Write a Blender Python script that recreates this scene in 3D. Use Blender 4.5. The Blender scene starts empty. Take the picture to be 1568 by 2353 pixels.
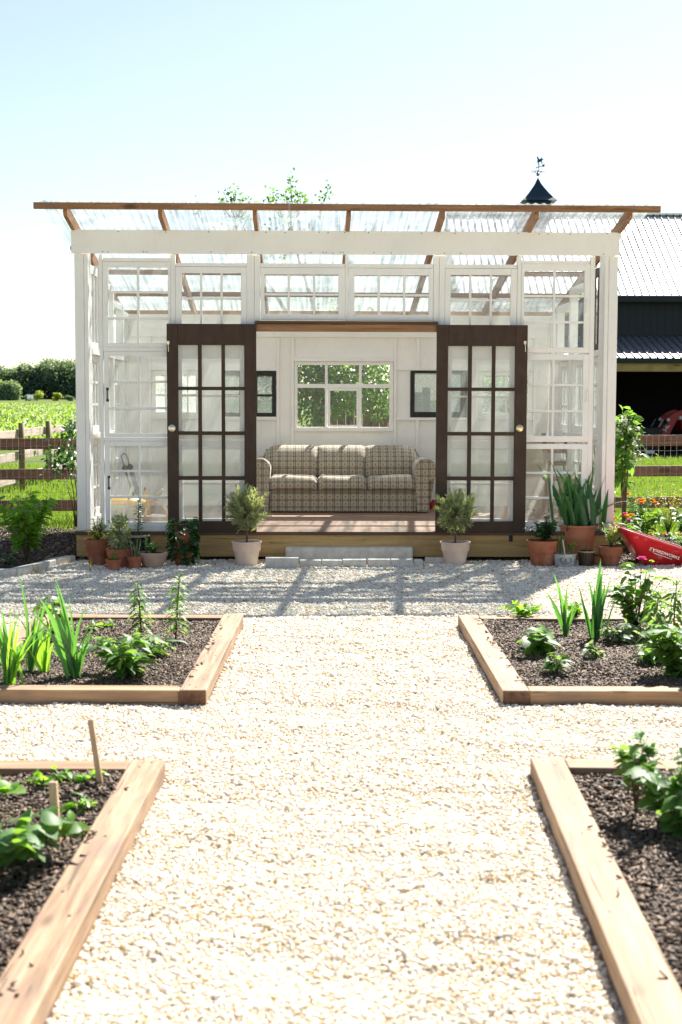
import bpy, math, random
import numpy as np
from mathutils import Vector, Matrix
R_ = math.radians
random.seed(7); rng = np.random.default_rng(7)
sc = bpy.context.scene
C = sc.collection

# ------------------------------------------------------------------ camera
PITCH, ROLL, EYE, FPX = R_(4.505), R_(.163), 1.58, 3268.0
cd = bpy.data.cameras.new("camera"); cam = bpy.data.objects.new("camera", cd); C.objects.link(cam)
cd.sensor_fit = 'VERTICAL'; cd.sensor_height = 36; cd.sensor_width = 24; cd.lens = 50
cd.clip_start = .1; cd.clip_end = 3000
RC = Matrix.Rotation(math.pi/2-PITCH, 3, 'X') @ Matrix.Rotation(ROLL, 3, 'Z')
cam.matrix_world = Matrix.Translation((0, 0, EYE)) @ RC.to_4x4()
cd.dof.use_dof = True; cd.dof.focus_distance = 14.0; cd.dof.aperture_fstop = 4.0
sc.camera = cam
# ------------------------------------------------------------------ world, sun, exposure
SUN_EL, SUN_AZ = R_(44), R_(24)          # azimuth clockwise from +Y
w = bpy.data.worlds.new("World"); sc.world = w; w.use_nodes = True
nt = w.node_tree; bg = nt.nodes['Background']
sky = nt.nodes.new('ShaderNodeTexSky'); sky.sky_type = 'NISHITA'; sky.sun_disc = False
sky.sun_elevation = SUN_EL; sky.sun_rotation = SUN_AZ
sky.air_density = 1.0; sky.dust_density = 0.6; sky.ozone_density = 1.0; sky.altitude = 100
hs = nt.nodes.new('ShaderNodeHueSaturation'); hs.inputs['Saturation'].default_value = .84; nt.links.new(sky.outputs[0], hs.inputs['Color']); nt.links.new(hs.outputs[0], bg.inputs[0]); bg.inputs[1].default_value = .053
sl = bpy.data.lights.new("sun", 'SUN'); sl.energy = 5.0; sl.angle = R_(.53); sl.color = (1, .955, .88)
so = bpy.data.objects.new("sun", sl); C.objects.link(so)
SV = Vector((math.sin(SUN_AZ)*math.cos(SUN_EL), math.cos(SUN_AZ)*math.cos(SUN_EL), math.sin(SUN_EL)))
so.rotation_euler = SV.to_track_quat('Z', 'Y').to_euler(); so.location = (8, 20, 20)
sc.view_settings.view_transform = 'Standard'; sc.view_settings.look = 'None'
sc.view_settings.exposure = 1.6; sc.view_settings.gamma = 1
cy = sc.cycles
cy.use_denoising = True; cy.max_bounces = 14; cy.diffuse_bounces = 8; cy.glossy_bounces = 3
cy.transmission_bounces = 6; cy.transparent_max_bounces = 40; cy.caustics_reflective = False; cy.caustics_refractive = False
cy.sample_clamp_indirect = 6

# ------------------------------------------------------------------ measuring helpers (photo points measured at 1568 x 2353)
def ray(x, y): return RC @ Vector(((x-784)/FPX, -(y-1176.5)/FPX, -1))
def at(x, y, Y):
    v = ray(x, y)*1; v *= Y/v.y; return Vector((v.x, v.y, v.z+EYE))
def gz(x, y, z=0):
    v = ray(x, y); v = v*((z-EYE)/v.z); return Vector((v.x, v.y, v.z+EYE))
YAW = R_(1.28); O = at(794.6, 1290, 13.9); O.z = 0
cY, sY = math.cos(YAW), math.sin(YAW)
def L(x, y, ly=0):                            # greenhouse coordinates of a photo point on the plane y = ly
    v = ray(x, y); n = Vector((-sY, cY, 0)); t = n.dot(O+n*ly-Vector((0, 0, EYE)))/n.dot(v)
    q = v*t+Vector((0, 0, EYE))-O
    return Vector((q.x*cY+q.y*sY, ly, q.z))
def LX(x, y, ly=0): return L(x, y, ly).x
def LZ(x, y, ly=0): return L(x, y, ly).z

# ------------------------------------------------------------------ mesh helpers
class MB:
    def __init__(s, M=None): s.v = []; s.f = []; s.M = M
    def pts(s, p):
        n = len(s.v)
        s.v += [tuple(s.M @ Vector(q)) for q in p] if s.M is not None else [tuple(q) for q in p]
        return n
    def box(s, x0, x1, y0, y1, z0, z1):
        x0, x1 = min(x0, x1), max(x0, x1); y0, y1 = min(y0, y1), max(y0, y1); z0, z1 = min(z0, z1), max(z0, z1)
        n = s.pts([(x0,y0,z0),(x1,y0,z0),(x1,y1,z0),(x0,y1,z0),(x0,y0,z1),(x1,y0,z1),(x1,y1,z1),(x0,y1,z1)])
        s.f += [tuple(n+i for i in q) for q in ((0,3,2,1),(4,5,6,7),(0,1,5,4),(1,2,6,5),(2,3,7,6),(3,0,4,7))]; return s
    def bar(s, p, q, wd, h, up=(0, 0, 1)):
        p, q, up = Vector(p), Vector(q), Vector(up); d = (q-p).normalized(); sd = d.cross(up).normalized(); u = sd.cross(d)
        c = []
        for e in (p, q): c += [e-sd*wd/2-u*h/2, e+sd*wd/2-u*h/2, e+sd*wd/2+u*h/2, e-sd*wd/2+u*h/2]
        n = s.pts(c)
        s.f += [tuple(n+i for i in q) for q in ((0,3,2,1),(4,5,6,7),(0,1,5,4),(1,2,6,5),(2,3,7,6),(3,0,4,7))]; return s
    def tube(s, pts, r, n=8, cap=True):
        pts = [Vector(p) for p in pts]; rs = r if isinstance(r, (list, tuple)) else [r]*len(pts)
        base = len(s.v); prev = None
        for i, p in enumerate(pts):
            d = (pts[min(i+1, len(pts)-1)]-pts[max(i-1, 0)]).normalized()
            a = prev if prev is not None else (Vector((1, 0, 0)) if abs(d.x) < .8 else Vector((0, 1, 0)))
            a = (a-d*a.dot(d)).normalized(); b = d.cross(a); prev = a
            s.pts([p+(a*math.cos(t)+b*math.sin(t))*rs[i] for t in [2*math.pi*k/n for k in range(n)]])
        for i in range(len(pts)-1):
            for k in range(n):
                k2 = (k+1) % n; s.f.append((base+i*n+k, base+i*n+k2, base+(i+1)*n+k2, base+(i+1)*n+k))
        if cap:
            s.f.append(tuple(base+k for k in range(n))[::-1]); s.f.append(tuple(base+(len(pts)-1)*n+k for k in range(n)))
        return s
    def lathe(s, prof, n=32, c=(0, 0, 0), sy=1.0):
        base = len(s.v)
        for (r, z) in prof:
            s.pts([(c[0]+r*math.cos(2*math.pi*k/n), c[1]+sy*r*math.sin(2*math.pi*k/n), c[2]+z) for k in range(n)])
        for i in range(len(prof)-1):
            for k in range(n):
                k2 = (k+1) % n; s.f.append((base+i*n+k, base+i*n+k2, base+(i+1)*n+k2, base+(i+1)*n+k))
        return s
    def prism(s, poly, a0, a1, axis='y'):      # poly in the two other axes
        def P(u, v, a): return {'y': (u, a, v), 'x': (a, u, v), 'z': (u, v, a)}[axis]
        m = len(poly); n = s.pts([P(u, v, a0) for u, v in poly]+[P(u, v, a1) for u, v in poly])
        s.f.append(tuple(n+i for i in range(m))); s.f.append(tuple(n+m+i for i in range(m))[::-1])
        for i in range(m):
            j = (i+1) % m; s.f.append((n+j, n+i, n+m+i, n+m+j))
        return s
    def ball(s, c, r, n=10, m=7):
        prof = [(max(1e-4, r*math.sin(math.pi*i/m)), -r*math.cos(math.pi*i/m)) for i in range(m+1)]
        return s.lathe(prof, n, c)
    def build(s, name, mat, parent=None, smooth=False, bevel=0, seg=2, sub=0):
        me = bpy.data.meshes.new(name); me.from_pydata(s.v, [], s.f); me.update()
        o = bpy.data.objects.new(name, me); C.objects.link(o); me.materials.append(mat)
        if smooth: me.polygons.foreach_set('use_smooth', [True]*len(me.polygons))
        if bevel:
            b = o.modifiers.new('bevel', 'BEVEL'); b.width = bevel; b.segments = seg; b.limit_method = 'ANGLE'
        if sub:
            b = o.modifiers.new('sub', 'SUBSURF'); b.levels = b.render_levels = sub
        if parent is not None: o.parent = parent
        return o
def npmesh(name, v, f, mat, parent=None, smooth=False):
    v = np.ascontiguousarray(v, np.float32); f = np.ascontiguousarray(f, np.int32); k = f.shape[1]
    me = bpy.data.meshes.new(name); me.vertices.add(len(v)); me.vertices.foreach_set('co', v.ravel())
    me.loops.add(f.size); me.loops.foreach_set('vertex_index', f.ravel())
    me.polygons.add(len(f)); me.polygons.foreach_set('loop_start', np.arange(0, f.size, k, dtype=np.int32))
    me.update(calc_edges=True)
    if smooth: me.polygons.foreach_set('use_smooth', np.ones(len(f), bool))
    me.materials.append(mat)
    o = bpy.data.objects.new(name, me); C.objects.link(o)
    if parent is not None: o.parent = parent
    return o
def tag(o, label=None, cat=None, group=None, kind=None):
    for k, v in (('label', label), ('category', cat), ('group', group), ('kind', kind)):
        if v: o[k] = v
    return o
def thing(name, label, cat, loc=(0, 0, 0), rz=0, group=None):
    o = bpy.data.objects.new(name, None); C.objects.link(o); o.location = loc; o.rotation_euler = (0, 0, rz)
    o.empty_display_size = .1
    return tag(o, label, cat, group)
def copy_tree(o, parent=None):
    c = o.copy(); C.objects.link(c)
    if parent is not None: c.parent = parent
    for ch in list(o.children): copy_tree(ch, c)
    return c

# ------------------------------------------------------------------ materials
def newmat(name):
    m = bpy.data.materials.new(name); m.use_nodes = True; n = m.node_tree
    return m, n, n.nodes['Principled BSDF'], n.nodes['Material Output']
def nd(n, t, **kw):
    x = n.nodes.new(t)
    for k, v in kw.items(): setattr(x, k, v)
    return x
def ramp(n, stops, fac, interp='LINEAR'):
    r = nd(n, 'ShaderNodeValToRGB'); r.color_ramp.interpolation = interp
    while len(r.color_ramp.elements) < len(stops): r.color_ramp.elements.new(.5)
    for e, (p, c) in zip(r.color_ramp.elements, stops): e.position = p; e.color = (*c, 1)
    n.links.new(fac, r.inputs[0]); return r.outputs[0]
def coords(n, scale=(1, 1, 1), kind='Object'):
    t = nd(n, 'ShaderNodeTexCoord'); m = nd(n, 'ShaderNodeMapping'); m.inputs['Scale'].default_value = scale
    n.links.new(t.outputs[kind], m.inputs[0]); return m.outputs[0]
def noise(n, vec, scale, detail=4, rough=.55, dist=0):
    x = nd(n, 'ShaderNodeTexNoise'); x.inputs['Scale'].default_value = scale; x.inputs['Detail'].default_value = detail
    x.inputs['Roughness'].default_value = rough; x.inputs['Distortion'].default_value = dist
    if vec is not None: n.links.new(vec, x.inputs['Vector'])
    return x.outputs['Fac']
def math_(n, op, a, b=None, c=None):
    x = nd(n, 'ShaderNodeMath', operation=op)
    for i, q in enumerate((a, b, c)):
        if q is None: continue
        if isinstance(q, (int, float)): x.inputs[i].default_value = q
        else: n.links.new(q, x.inputs[i])
    return x.outputs[0]
def mixc(n, fac, a, b, mode='MIX'):
    x = nd(n, 'ShaderNodeMix', data_type='RGBA', blend_type=mode)
    for i, q in ((0, fac), (6, a), (7, b)):
        if isinstance(q, (int, float)): x.inputs[i].default_value = q
        elif isinstance(q, tuple): x.inputs[i].default_value = (*q, 1)
        else: n.links.new(q, x.inputs[i])
    return x.outputs[2]
def bump(n, b, h, strength, dist=.01):
    x = nd(n, 'ShaderNodeBump'); x.inputs['Strength'].default_value = strength; x.inputs['Distance'].default_value = dist
    n.links.new(h, x.inputs['Height']); n.links.new(x.outputs[0], b.inputs['Normal'])
def noisy(name, c1, c2, scale=8, rough=.7, bmp=.2, stretch=(1, 1, 1), spec=.4, metal=0, lo=.35, hi=.65, bscale=None, coat=0):
    m, n, b, o = newmat(name); v = coords(n, stretch); f = noise(n, v, scale, 6)
    n.links.new(ramp(n, [(lo, c1), (hi, c2)], f), b.inputs['Base Color'])
    b.inputs['Roughness'].default_value = rough; b.inputs['Specular IOR Level'].default_value = spec; b.inputs['Metallic'].default_value = metal
    b.inputs['Coat Weight'].default_value = coat
    if bmp: bump(n, b, noise(n, v, bscale or scale*4, 4), bmp, .004)
    return m
def wood(name, c1, c2, c3, axis=0, rough=.65, g=1.0, knots=.0, bmp=.25, tint=(.5, .5, .5)):
    m, n, b, o = newmat(name); s = [16*g, 16*g, 16*g]; s[axis] = .9*g
    v = coords(n, tuple(s)); f = noise(n, v, 2.2, 8, .65, .6)
    s2 = [3*g]*3; s2[axis] = .5*g
    f2 = noise(n, coords(n, tuple(s2)), 1.7, 3)
    s3 = [60*g]*3; s3[axis] = 2.5*g
    f3 = noise(n, coords(n, tuple(s3)), 1.5, 3)
    c = ramp(n, [(.3, c1), (.5, c2), (.72, c3)], f)
    c = mixc(n, math_(n, 'MULTIPLY', ramp(n, [(.42, (0, 0, 0)), (.66, (1, 1, 1))], f2), .55), c, c3)
    c = mixc(n, math_(n, 'MULTIPLY', ramp(n, [(.5, (0, 0, 0)), (.7, (1, 1, 1))], f3), .35), c, c1)
    if knots:
        s5 = [26.0]*3; s5[axis] = .8
        ck = ramp(n, [(.65, (0, 0, 0)), (.68, (1, 1, 1))], noise(n, coords(n, tuple(s5)), 2.0, 3, .5, .8))
        c = mixc(n, math_(n, 'MULTIPLY', ck, .7), c, tuple(x*.3 for x in c1))
        wt = ramp(n, [(.5, (0, 0, 0)), (.68, (1, 1, 1))], noise(n, coords(n, (2.2, 2.2, 2.2)), 1.3, 4))
        c = mixc(n, math_(n, 'MULTIPLY', wt, .45), c, tuple(.55*x+.45*y for x, y in zip(c1, (.20, .16, .15))))
        s4 = [5.0]*3; s4[axis] = 1.7
        vo = nd(n, 'ShaderNodeTexVoronoi'); vo.inputs['Scale'].default_value = knots; n.links.new(coords(n, tuple(s4)), vo.inputs['Vector'])
        k = ramp(n, [(.05, (1, 1, 1)), (.16, (0, 0, 0))], vo.outputs['Distance'])
        c = mixc(n, math_(n, 'MULTIPLY', k, .75), c, tuple(x*.32 for x in c1))
    n.links.new(c, b.inputs['Base Color']); b.inputs['Roughness'].default_value = rough; b.inputs['Specular IOR Level'].default_value = .35
    if bmp: bump(n, b, f, bmp, .003)
    return m
def white_paint(name, col=(.87, .86, .825), wear=.5, rough=.55):
    m, n, b, o = newmat(name); v = coords(n, (1, 1, 1))
    f = noise(n, v, 3.0, 5); g = noise(n, v, 38, 6, .7); g2 = noise(n, coords(n, (14, 14, 3)), 3, 5)
    c = ramp(n, [(.3, tuple(x*.93 for x in col)), (.65, col)], f)
    chip = math_(n, 'MULTIPLY', ramp(n, [(.70, (0, 0, 0)), (.74, (1, 1, 1))], g), wear)
    c = mixc(n, chip, c, (.33, .29, .24))
    c = mixc(n, math_(n, 'MULTIPLY', ramp(n, [(.55, (0, 0, 0)), (.75, (1, 1, 1))], g2), .16), c, (.55, .51, .44))
    n.links.new(c, b.inputs['Base Color']); b.inputs['Roughness'].default_value = rough; b.inputs['Specular IOR Level'].default_value = .35
    bump(n, b, g2, .12, .003); return m
def leafmat(name, c1, c2, trans=.45, rough=.42, tc=None, spec=.5):
    m, n, b, o = newmat(name); ge = nd(n, 'ShaderNodeNewGeometry')
    c = ramp(n, [(0, c1), (1, c2)], ge.outputs['Random Per Island'])
    v = coords(n); c = mixc(n, math_(n, 'MULTIPLY', noise(n, v, 25, 2), .35), c, tuple(x*.6 for x in c1))
    n.links.new(c, b.inputs['Base Color']); b.inputs['Roughness'].default_value = rough; b.inputs['Specular IOR Level'].default_value = spec
    t = nd(n, 'ShaderNodeBsdfTranslucent'); tcn = tc or (min(1, c2[0]*2.6), min(1, c2[1]*2.3), c2[2]*.7)
    n.links.new(mixc(n, .6, c, tcn), t.inputs[0])
    mx = nd(n, 'ShaderNodeMixShader'); mx.inputs[0].default_value = trans
    n.links.new(b.outputs[0], mx.inputs[1]); n.links.new(t.outputs[0], mx.inputs[2]); n.links.new(mx.outputs[0], o.inputs[0]); return m
def islandmat(name, stops, rough=.8, spec=.3, bmp=0):
    m, n, b, o = newmat(name); ge = nd(n, 'ShaderNodeNewGeometry')
    c = ramp(n, stops, ge.outputs['Random Per Island'])
    f = noise(n, coords(n), 120, 3); c = mixc(n, math_(n, 'MULTIPLY', f, .35), c, (.3, .25, .19))
    n.links.new(c, b.inputs['Base Color']); b.inputs['Roughness'].default_value = rough; b.inputs['Specular IOR Level'].default_value = spec
    return m
def schlick(n, f0):
    lw = nd(n, 'ShaderNodeLayerWeight'); lw.inputs[0].default_value = .5
    return math_(n, 'MULTIPLY_ADD', math_(n, 'POWER', lw.outputs['Facing'], 5), 1-f0, f0)
def glassmat(name, dust=.05, frost=0, tint=(.99, .995, .992), veil=1.0):
    m, n, b, o = newmat(name); n.nodes.remove(b)
    tr = nd(n, 'ShaderNodeBsdfTransparent'); tr.inputs[0].default_value = (*tint, 1)
    gl = nd(n, 'ShaderNodeBsdfGlossy'); gl.inputs['Roughness'].default_value = .02
    v = coords(n)
    bp = nd(n, 'ShaderNodeBump'); bp.inputs['Strength'].default_value = .25; bp.inputs['Distance'].default_value = .004
    n.links.new(noise(n, v, 5, 2), bp.inputs['Height']); n.links.new(bp.outputs[0], gl.inputs['Normal'])
    m1 = nd(n, 'ShaderNodeMixShader'); n.links.new(schlick(n, .035), m1.inputs[0]); n.links.new(tr.outputs[0], m1.inputs[1]); n.links.new(gl.outputs[0], m1.inputs[2])
    df = nd(n, 'ShaderNodeBsdfDiffuse'); df.inputs[0].default_value = (.8*veil, .8*veil, .77*veil, 1)
    tl = nd(n, 'ShaderNodeBsdfTranslucent'); tl.inputs[0].default_value = (.82*veil, .88*veil, .86*veil, 1)
    a = nd(n, 'ShaderNodeAddShader'); a.inputs  # dusty veil, half reflected and half transmitted
    mm = nd(n, 'ShaderNodeMixShader'); mm.inputs[0].default_value = .5; n.links.new(df.outputs[0], mm.inputs[1]); n.links.new(tl.outputs[0], mm.inputs[2])
    n.nodes.remove(a)
    m2 = nd(n, 'ShaderNodeMixShader')
    if frost:
        vo = noise(n, v, 70, 3); n.links.new(math_(n, 'MULTIPLY_ADD', vo, .5, frost-.25), m2.inputs[0])
    else:
        n.links.new(math_(n, 'MULTIPLY', ramp(n, [(.3, (.3, .3, .3)), (.75, (1, 1, 1))], noise(n, v, 4, 5)), dust), m2.inputs[0])
    n.links.new(m1.outputs[0], m2.inputs[1]); n.links.new(mm.outputs[0], m2.inputs[2]); n.links.new(m2.outputs[0], o.inputs[0]); return m
def polycarb():
    m, n, b, o = newmat('corrugated_polycarbonate'); n.nodes.remove(b)
    tr = nd(n, 'ShaderNodeBsdfTransparent'); n.links.new(ramp(n, [(.36, (.26, .33, .35)), (.48, (.64, .70, .71)), (.60, (.88, .90, .905))], noise(n, coords(n, (17, .5, 1)), 1.5, 4)), tr.inputs[0])
    gl = nd(n, 'ShaderNodeBsdfGlossy'); gl.inputs['Roughness'].default_value = .12
    m1 = nd(n, 'ShaderNodeMixShader'); n.links.new(schlick(n, .05), m1.inputs[0]); n.links.new(tr.outputs[0], m1.inputs[1]); n.links.new(gl.outputs[0], m1.inputs[2])
    tl = nd(n, 'ShaderNodeBsdfTranslucent'); tl.inputs[0].default_value = (.42, .45, .455, 1)
    m2 = nd(n, 'ShaderNodeMixShader')
    f = noise(n, coords(n, (22, .6, 1)), 1.5, 3)
    dapple = ramp(n, [(.42, (.0, .0, .0)), (.66, (1, 1, 1))], noise(n, coords(n, (1, 1, 1)), 2.3, 7, .7))  # invented mottling of the sheet, added to dapple the light on the gravel
    n.links.new(math_(n, 'ADD', math_(n, 'MULTIPLY', dapple, .30), ramp(n, [(.35, (.10, .10, .10)), (.7, (.30, .30, .30))], f)), m2.inputs[0])
    n.links.new(m1.outputs[0], m2.inputs[1]); n.links.new(tl.outputs[0], m2.inputs[2]); n.links.new(m2.outputs[0], o.inputs[0]); return m
def plaid():
    m, n, b, o = newmat('plaid_fabric'); t = nd(n, 'ShaderNodeTexCoord'); s = nd(n, 'ShaderNodeSeparateXYZ'); n.links.new(t.outputs['Object'], s.inputs[0])
    u = math_(n, 'FRACT', math_(n, 'ADD', math_(n, 'DIVIDE', s.outputs[0], .0905), 50.32))
    vv = math_(n, 'FRACT', math_(n, 'ADD', math_(n, 'DIVIDE', math_(n, 'ADD', s.outputs[2], math_(n, 'MULTIPLY', s.outputs[1], .85)), .0805), 50.2))
    def line(a, c, hw): return math_(n, 'LESS_THAN', math_(n, 'ABSOLUTE', math_(n, 'SUBTRACT', a, c)), hw)
    green = math_(n, 'MAXIMUM', math_(n, 'MAXIMUM', line(u, .10, .045), line(u, .30, .045)), math_(n, 'MAXIMUM', line(vv, .10, .045), line(vv, .28, .04)))
    both = math_(n, 'MINIMUM', math_(n, 'MAXIMUM', line(u, .10, .045), line(u, .30, .045)), math_(n, 'MAXIMUM', line(vv, .10, .045), line(vv, .28, .04)))
    rust = line(u, .37, .022)
    du = math_(n, 'SUBTRACT', u, .69); dv = math_(n, 'SUBTRACT', vv, .70)
    fl = math_(n, 'LESS_THAN', math_(n, 'ADD', math_(n, 'POWER', math_(n, 'ABSOLUTE', du), 2), math_(n, 'POWER', math_(n, 'ABSOLUTE', dv), 2)), .0085)
    stem = math_(n, 'MINIMUM', line(u, .69, .022), line(vv, .55, .08))
    lv = math_(n, 'MINIMUM', line(u, .69, .12), line(vv, .53, .035))
    f = noise(n, coords(n), 220, 3)
    c = mixc(n, f, (.42, .345, .245), (.55, .465, .35))
    c = mixc(n, math_(n, 'MULTIPLY', rust, .55), c, (.42, .17, .06))
    c = mixc(n, math_(n, 'MULTIPLY', green, .85), c, (.045, .085, .09))
    c = mixc(n, math_(n, 'MULTIPLY', both, .75), c, (.012, .035, .045))
    c = mixc(n, math_(n, 'MULTIPLY', math_(n, 'MAXIMUM', stem, lv), .7), c, (.12, .12, .06))
    c = mixc(n, math_(n, 'MULTIPLY', fl, .85), c, (.26, .06, .035))
    n.links.new(c, b.inputs['Base Color']); b.inputs['Roughness'].default_value = .95; b.inputs['Specular IOR Level'].default_value = .1
    b.inputs['Sheen Weight'].default_value = .3; bump(n, b, f, .3, .002); return m
M = {}
M['white'] = white_paint('white_paint'); M['oldwhite'] = white_paint('worn_white_paint', (.88, .87, .84), .8)
M['inwhite'] = white_paint('interior_white_paint', (.90, .875, .825), .15, .7)
M['cedar0'] = wood('treated_wood_across', (.17, .075, .03), (.30, .145, .06), (.42, .23, .11), 0, knots=1.0)
M['cedar1'] = wood('treated_wood_deep', (.17, .075, .03), (.30, .145, .06), (.42, .23, .11), 1, knots=1.0)
M['pine'] = wood('yellow_pine', (.30, .18, .065), (.42, .27, .105), (.52, .36, .16), 0, g=.8, knots=.6)
M['deck'] = wood('deck_boards', (.17, .095, .06), (.27, .16, .105), (.38, .25, .17), 0)
M['deckedge'] = wood('deck_edge', (.05, .028, .018), (.09, .05, .03), (.13, .075, .05), 0)
M['timber0'] = wood('timber_across', (.13, .068, .034), (.275, .162, .086), (.41, .278, .168), 0, rough=.75, g=.8, knots=1.3)
M['timber1'] = wood('timber_deep', (.14, .080, .046), (.29, .183, .106), (.41, .295, .195), 1, rough=.75, g=.8, knots=1.3)
M['endgrain'] = noisy('timber_end_grain', (.07, .035, .02), (.15, .08, .045), 30, .8)
M['brown'] = noisy('dark_brown_paint', (.052, .032, .022), (.066, .042, .030), 5, .55, .1, (3, 3, 1), .2)
M['glass'] = glassmat('old_glass', .14); M['clear'] = glassmat('clear_glass', .035); M['hazy'] = glassmat('hazy_glass', .55)
M['frost'] = glassmat('textured_glass', .05, .55, (.80, .86, .85), .30); M['clean'] = glassmat('clean_glass', .008)
M['poly'] = polycarb(); M['plaid'] = plaid()
M['black'] = noisy('black_paint', (.006, .006, .007), (.014, .013, .013), 10, .5, .1)
M['darkmetal'] = noisy('dark_metal', (.03, .02, .016), (.08, .05, .035), 20, .5, .1, metal=.6)
M['brass'] = noisy('brass', (.75, .6, .3), (.9, .85, .7), 20, .3, .05, metal=.9)
M['rail'] = wood('fence_rail_wood', (.14, .055, .032), (.235, .10, .06), (.32, .155, .095), 0, g=.7, knots=.8)
M['railsunlit'] = wood('sunlit_rail', (.33, .25, .19), (.50, .40, .33), (.62, .52, .45), 1, g=.7, knots=.5)  # paler than the near rails: sunlight on them is put into the colour
M['post'] = wood('fence_post_wood', (.12, .085, .035), (.20, .145, .065), (.28, .21, .11), 2, g=.7)
M['wire'] = noisy('galvanised_wire', (.42, .42, .4), (.6, .6, .58), 20, .4, 0, metal=.7)
M['terra'] = noisy('terracotta', (.30, .095, .045), (.40, .145, .075), 9, .85, .25)
M['terradark'] = noisy('aged_terracotta', (.20, .07, .036), (.31, .115, .06), 7, .85, .3)
M['terraorange'] = noisy('orange_plastic_pot', (.46, .16, .075), (.56, .24, .13), 4, .6, .1)
M['pinkpot'] = noisy('whitewashed_terracotta', (.66, .47, .37), (.80, .64, .53), 6, .85, .2)
M['tanpot'] = noisy('tan_clay', (.37, .25, .185), (.46, .33, .25), 6, .8, .2)
M['greenpot'] = noisy('dark_green_glaze', (.008, .022, .022), (.015, .04, .036), 6, .2, .05)
M['bandtan'] = noisy('tan_glaze', (.42, .35, .25), (.5, .43, .31), 12, .4, .05)
M['galv'] = noisy('galvanised_steel', (.36, .38, .39), (.55, .57, .57), 9, .45, .1, metal=.35)
M['barrel'] = wood('dark_barrel_wood', (.02, .012, .009), (.045, .028, .02), (.075, .05, .035), 2)
M['rope'] = noisy('barrel_rim', (.30, .18, .09), (.42, .27, .15), 30, .8, .2)
M['soil'] = noisy('potting_soil', (.012, .008, .006), (.05, .033, .024), 60, .95, .8)
M['red'] = noisy('red_painted_steel', (.42, .012, .018), (.50, .022, .026), 5, .3, .05, coat=.3)
M['redin'] = noisy('faded_red_paint', (.36, .03, .045), (.50, .07, .09), 9, .4, .1)
M['tractorred'] = noisy('tractor_red', (.30, .008, .016), (.38, .014, .02), 5, .3, .0)
M['whitedecal'] = noisy('white_decal', (.78, .76, .74), (.84, .82, .8), 20, .5, 0)
M['concrete'] = noisy('concrete', (.60, .54, .45), (.76, .69, .58), 14, .9, .5, bscale=90)
M['paver'] = noisy('grey_paver', (.50, .47, .42), (.66, .62, .56), 16, .9, .4, bscale=80)
M['navy'] = noisy('navy_metal_siding', (.004, .008, .013), (.006, .012, .019), 3, .5, 0)
M['navyroof'] = noisy('teal_metal', (.006, .025, .045), (.01, .035, .06), 3, .45, 0, metal=0)
M['galvalume'] = noisy('galvalume_roof', (.76, .78, .80), (.84, .85, .87), 2, .28, 0, metal=.85)
M['seam'] = noisy('roof_seam', (.06, .06, .075), (.09, .09, .11), 4, .6, 0)
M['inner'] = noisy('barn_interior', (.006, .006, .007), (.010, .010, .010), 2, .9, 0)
M['bark'] = noisy('bark', (.05, .036, .026), (.13, .10, .075), 6, .9, .6, (6, 6, 1))
M['stem'] = noisy('green_stem', (.06, .11, .03), (.10, .16, .05), 20, .6, 0)
M['redstem'] = noisy('reddish_stem', (.07, .025, .015), (.13, .06, .03), 20, .6, 0)
M['woodstem'] = noisy('woody_stem', (.10, .07, .05), (.17, .12, .085), 30, .9, .2)
M['stake'] = wood('stake_wood', (.44, .29, .16), (.56, .39, .235), (.66, .49, .32), 2, g=2)
M['grass'] = leafmat('grass_blade', (0.055, 0.115, 0.018), (0.130, 0.220, 0.045), .5)
M['crop'] = leafmat('crop_leaf', (.095, .18, .04), (.17, .27, .075), .55, .4)
M['iris'] = leafmat('iris_leaf', (0.049, 0.166, 0.052), (0.105, 0.289, 0.079), .42, .38)
M['irisdark'] = leafmat('gladiolus_leaf', (.03, .13, .04), (.065, .21, .06), .35, .38)
M['leaf'] = leafmat('green_leaf', (.05, .15, .04), (.15, .29, .075), .45, .5, spec=.3)
M['leafdark'] = leafmat('dark_leaf', (0.021, 0.070, 0.030), (0.049, 0.131, 0.045), .35, .35)
M['leafgrey'] = leafmat('grey_green_leaf', (0.123, 0.210, 0.123), (0.245, 0.350, 0.210), .4, .5)
M['leafbright'] = leafmat('bright_leaf', (0.105, 0.245, 0.026), (0.210, 0.420, 0.061), .5, .4)
M['lav'] = leafmat('silvery_needle', (.21, .28, .18), (.42, .48, .34), .45, .6)
M['yellowleaf'] = leafmat('yellowing_leaf', (0.192, 0.204, 0.036), (0.504, 0.384, 0.084), .45, .5)
M['variegated'] = leafmat('variegated_leaf', (0.130, 0.208, 0.117), (0.338, 0.403, 0.273), .4, .5)
M['treeleaf'] = leafmat('tree_leaf', (.05, .14, .045), (.14, .27, .075), .42, .35)
M['far'] = leafmat('distant_leaf', (.075, .14, .11), (.14, .215, .145), .3, .7, spec=.15)  # bluish shift stands for atmospheric haze, put into the leaf colour
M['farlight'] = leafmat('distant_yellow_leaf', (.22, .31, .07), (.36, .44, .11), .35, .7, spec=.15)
M['farpale'] = leafmat('distant_pale_leaf', (.15, .24, .16), (.22, .31, .19), .3, .7, spec=.15)  # pale blue-green includes the haze of distance, painted in
M['orange'] = leafmat('orange_petal', (0.750, 0.120, 0.010), (0.850, 0.300, 0.030), .4, .6, (.9, .3, .02))
M['pink'] = leafmat('pink_petal', (0.620, 0.020, 0.200), (0.750, 0.100, 0.320), .4, .6, (.8, .1, .35))
M['whitepetal'] = leafmat('cream_petal', (0.600, 0.580, 0.450), (0.750, 0.740, 0.620), .4, .6, (.8, .8, .65))
M['board'] = wood('redbrown_boards', (.12, .04, .026), (.20, .07, .045), (.28, .12, .075), 2, g=.6)
M['tan'] = noisy('tan_board', (.42, .34, .25), (.50, .42, .32), 5, .8, .1)
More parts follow.
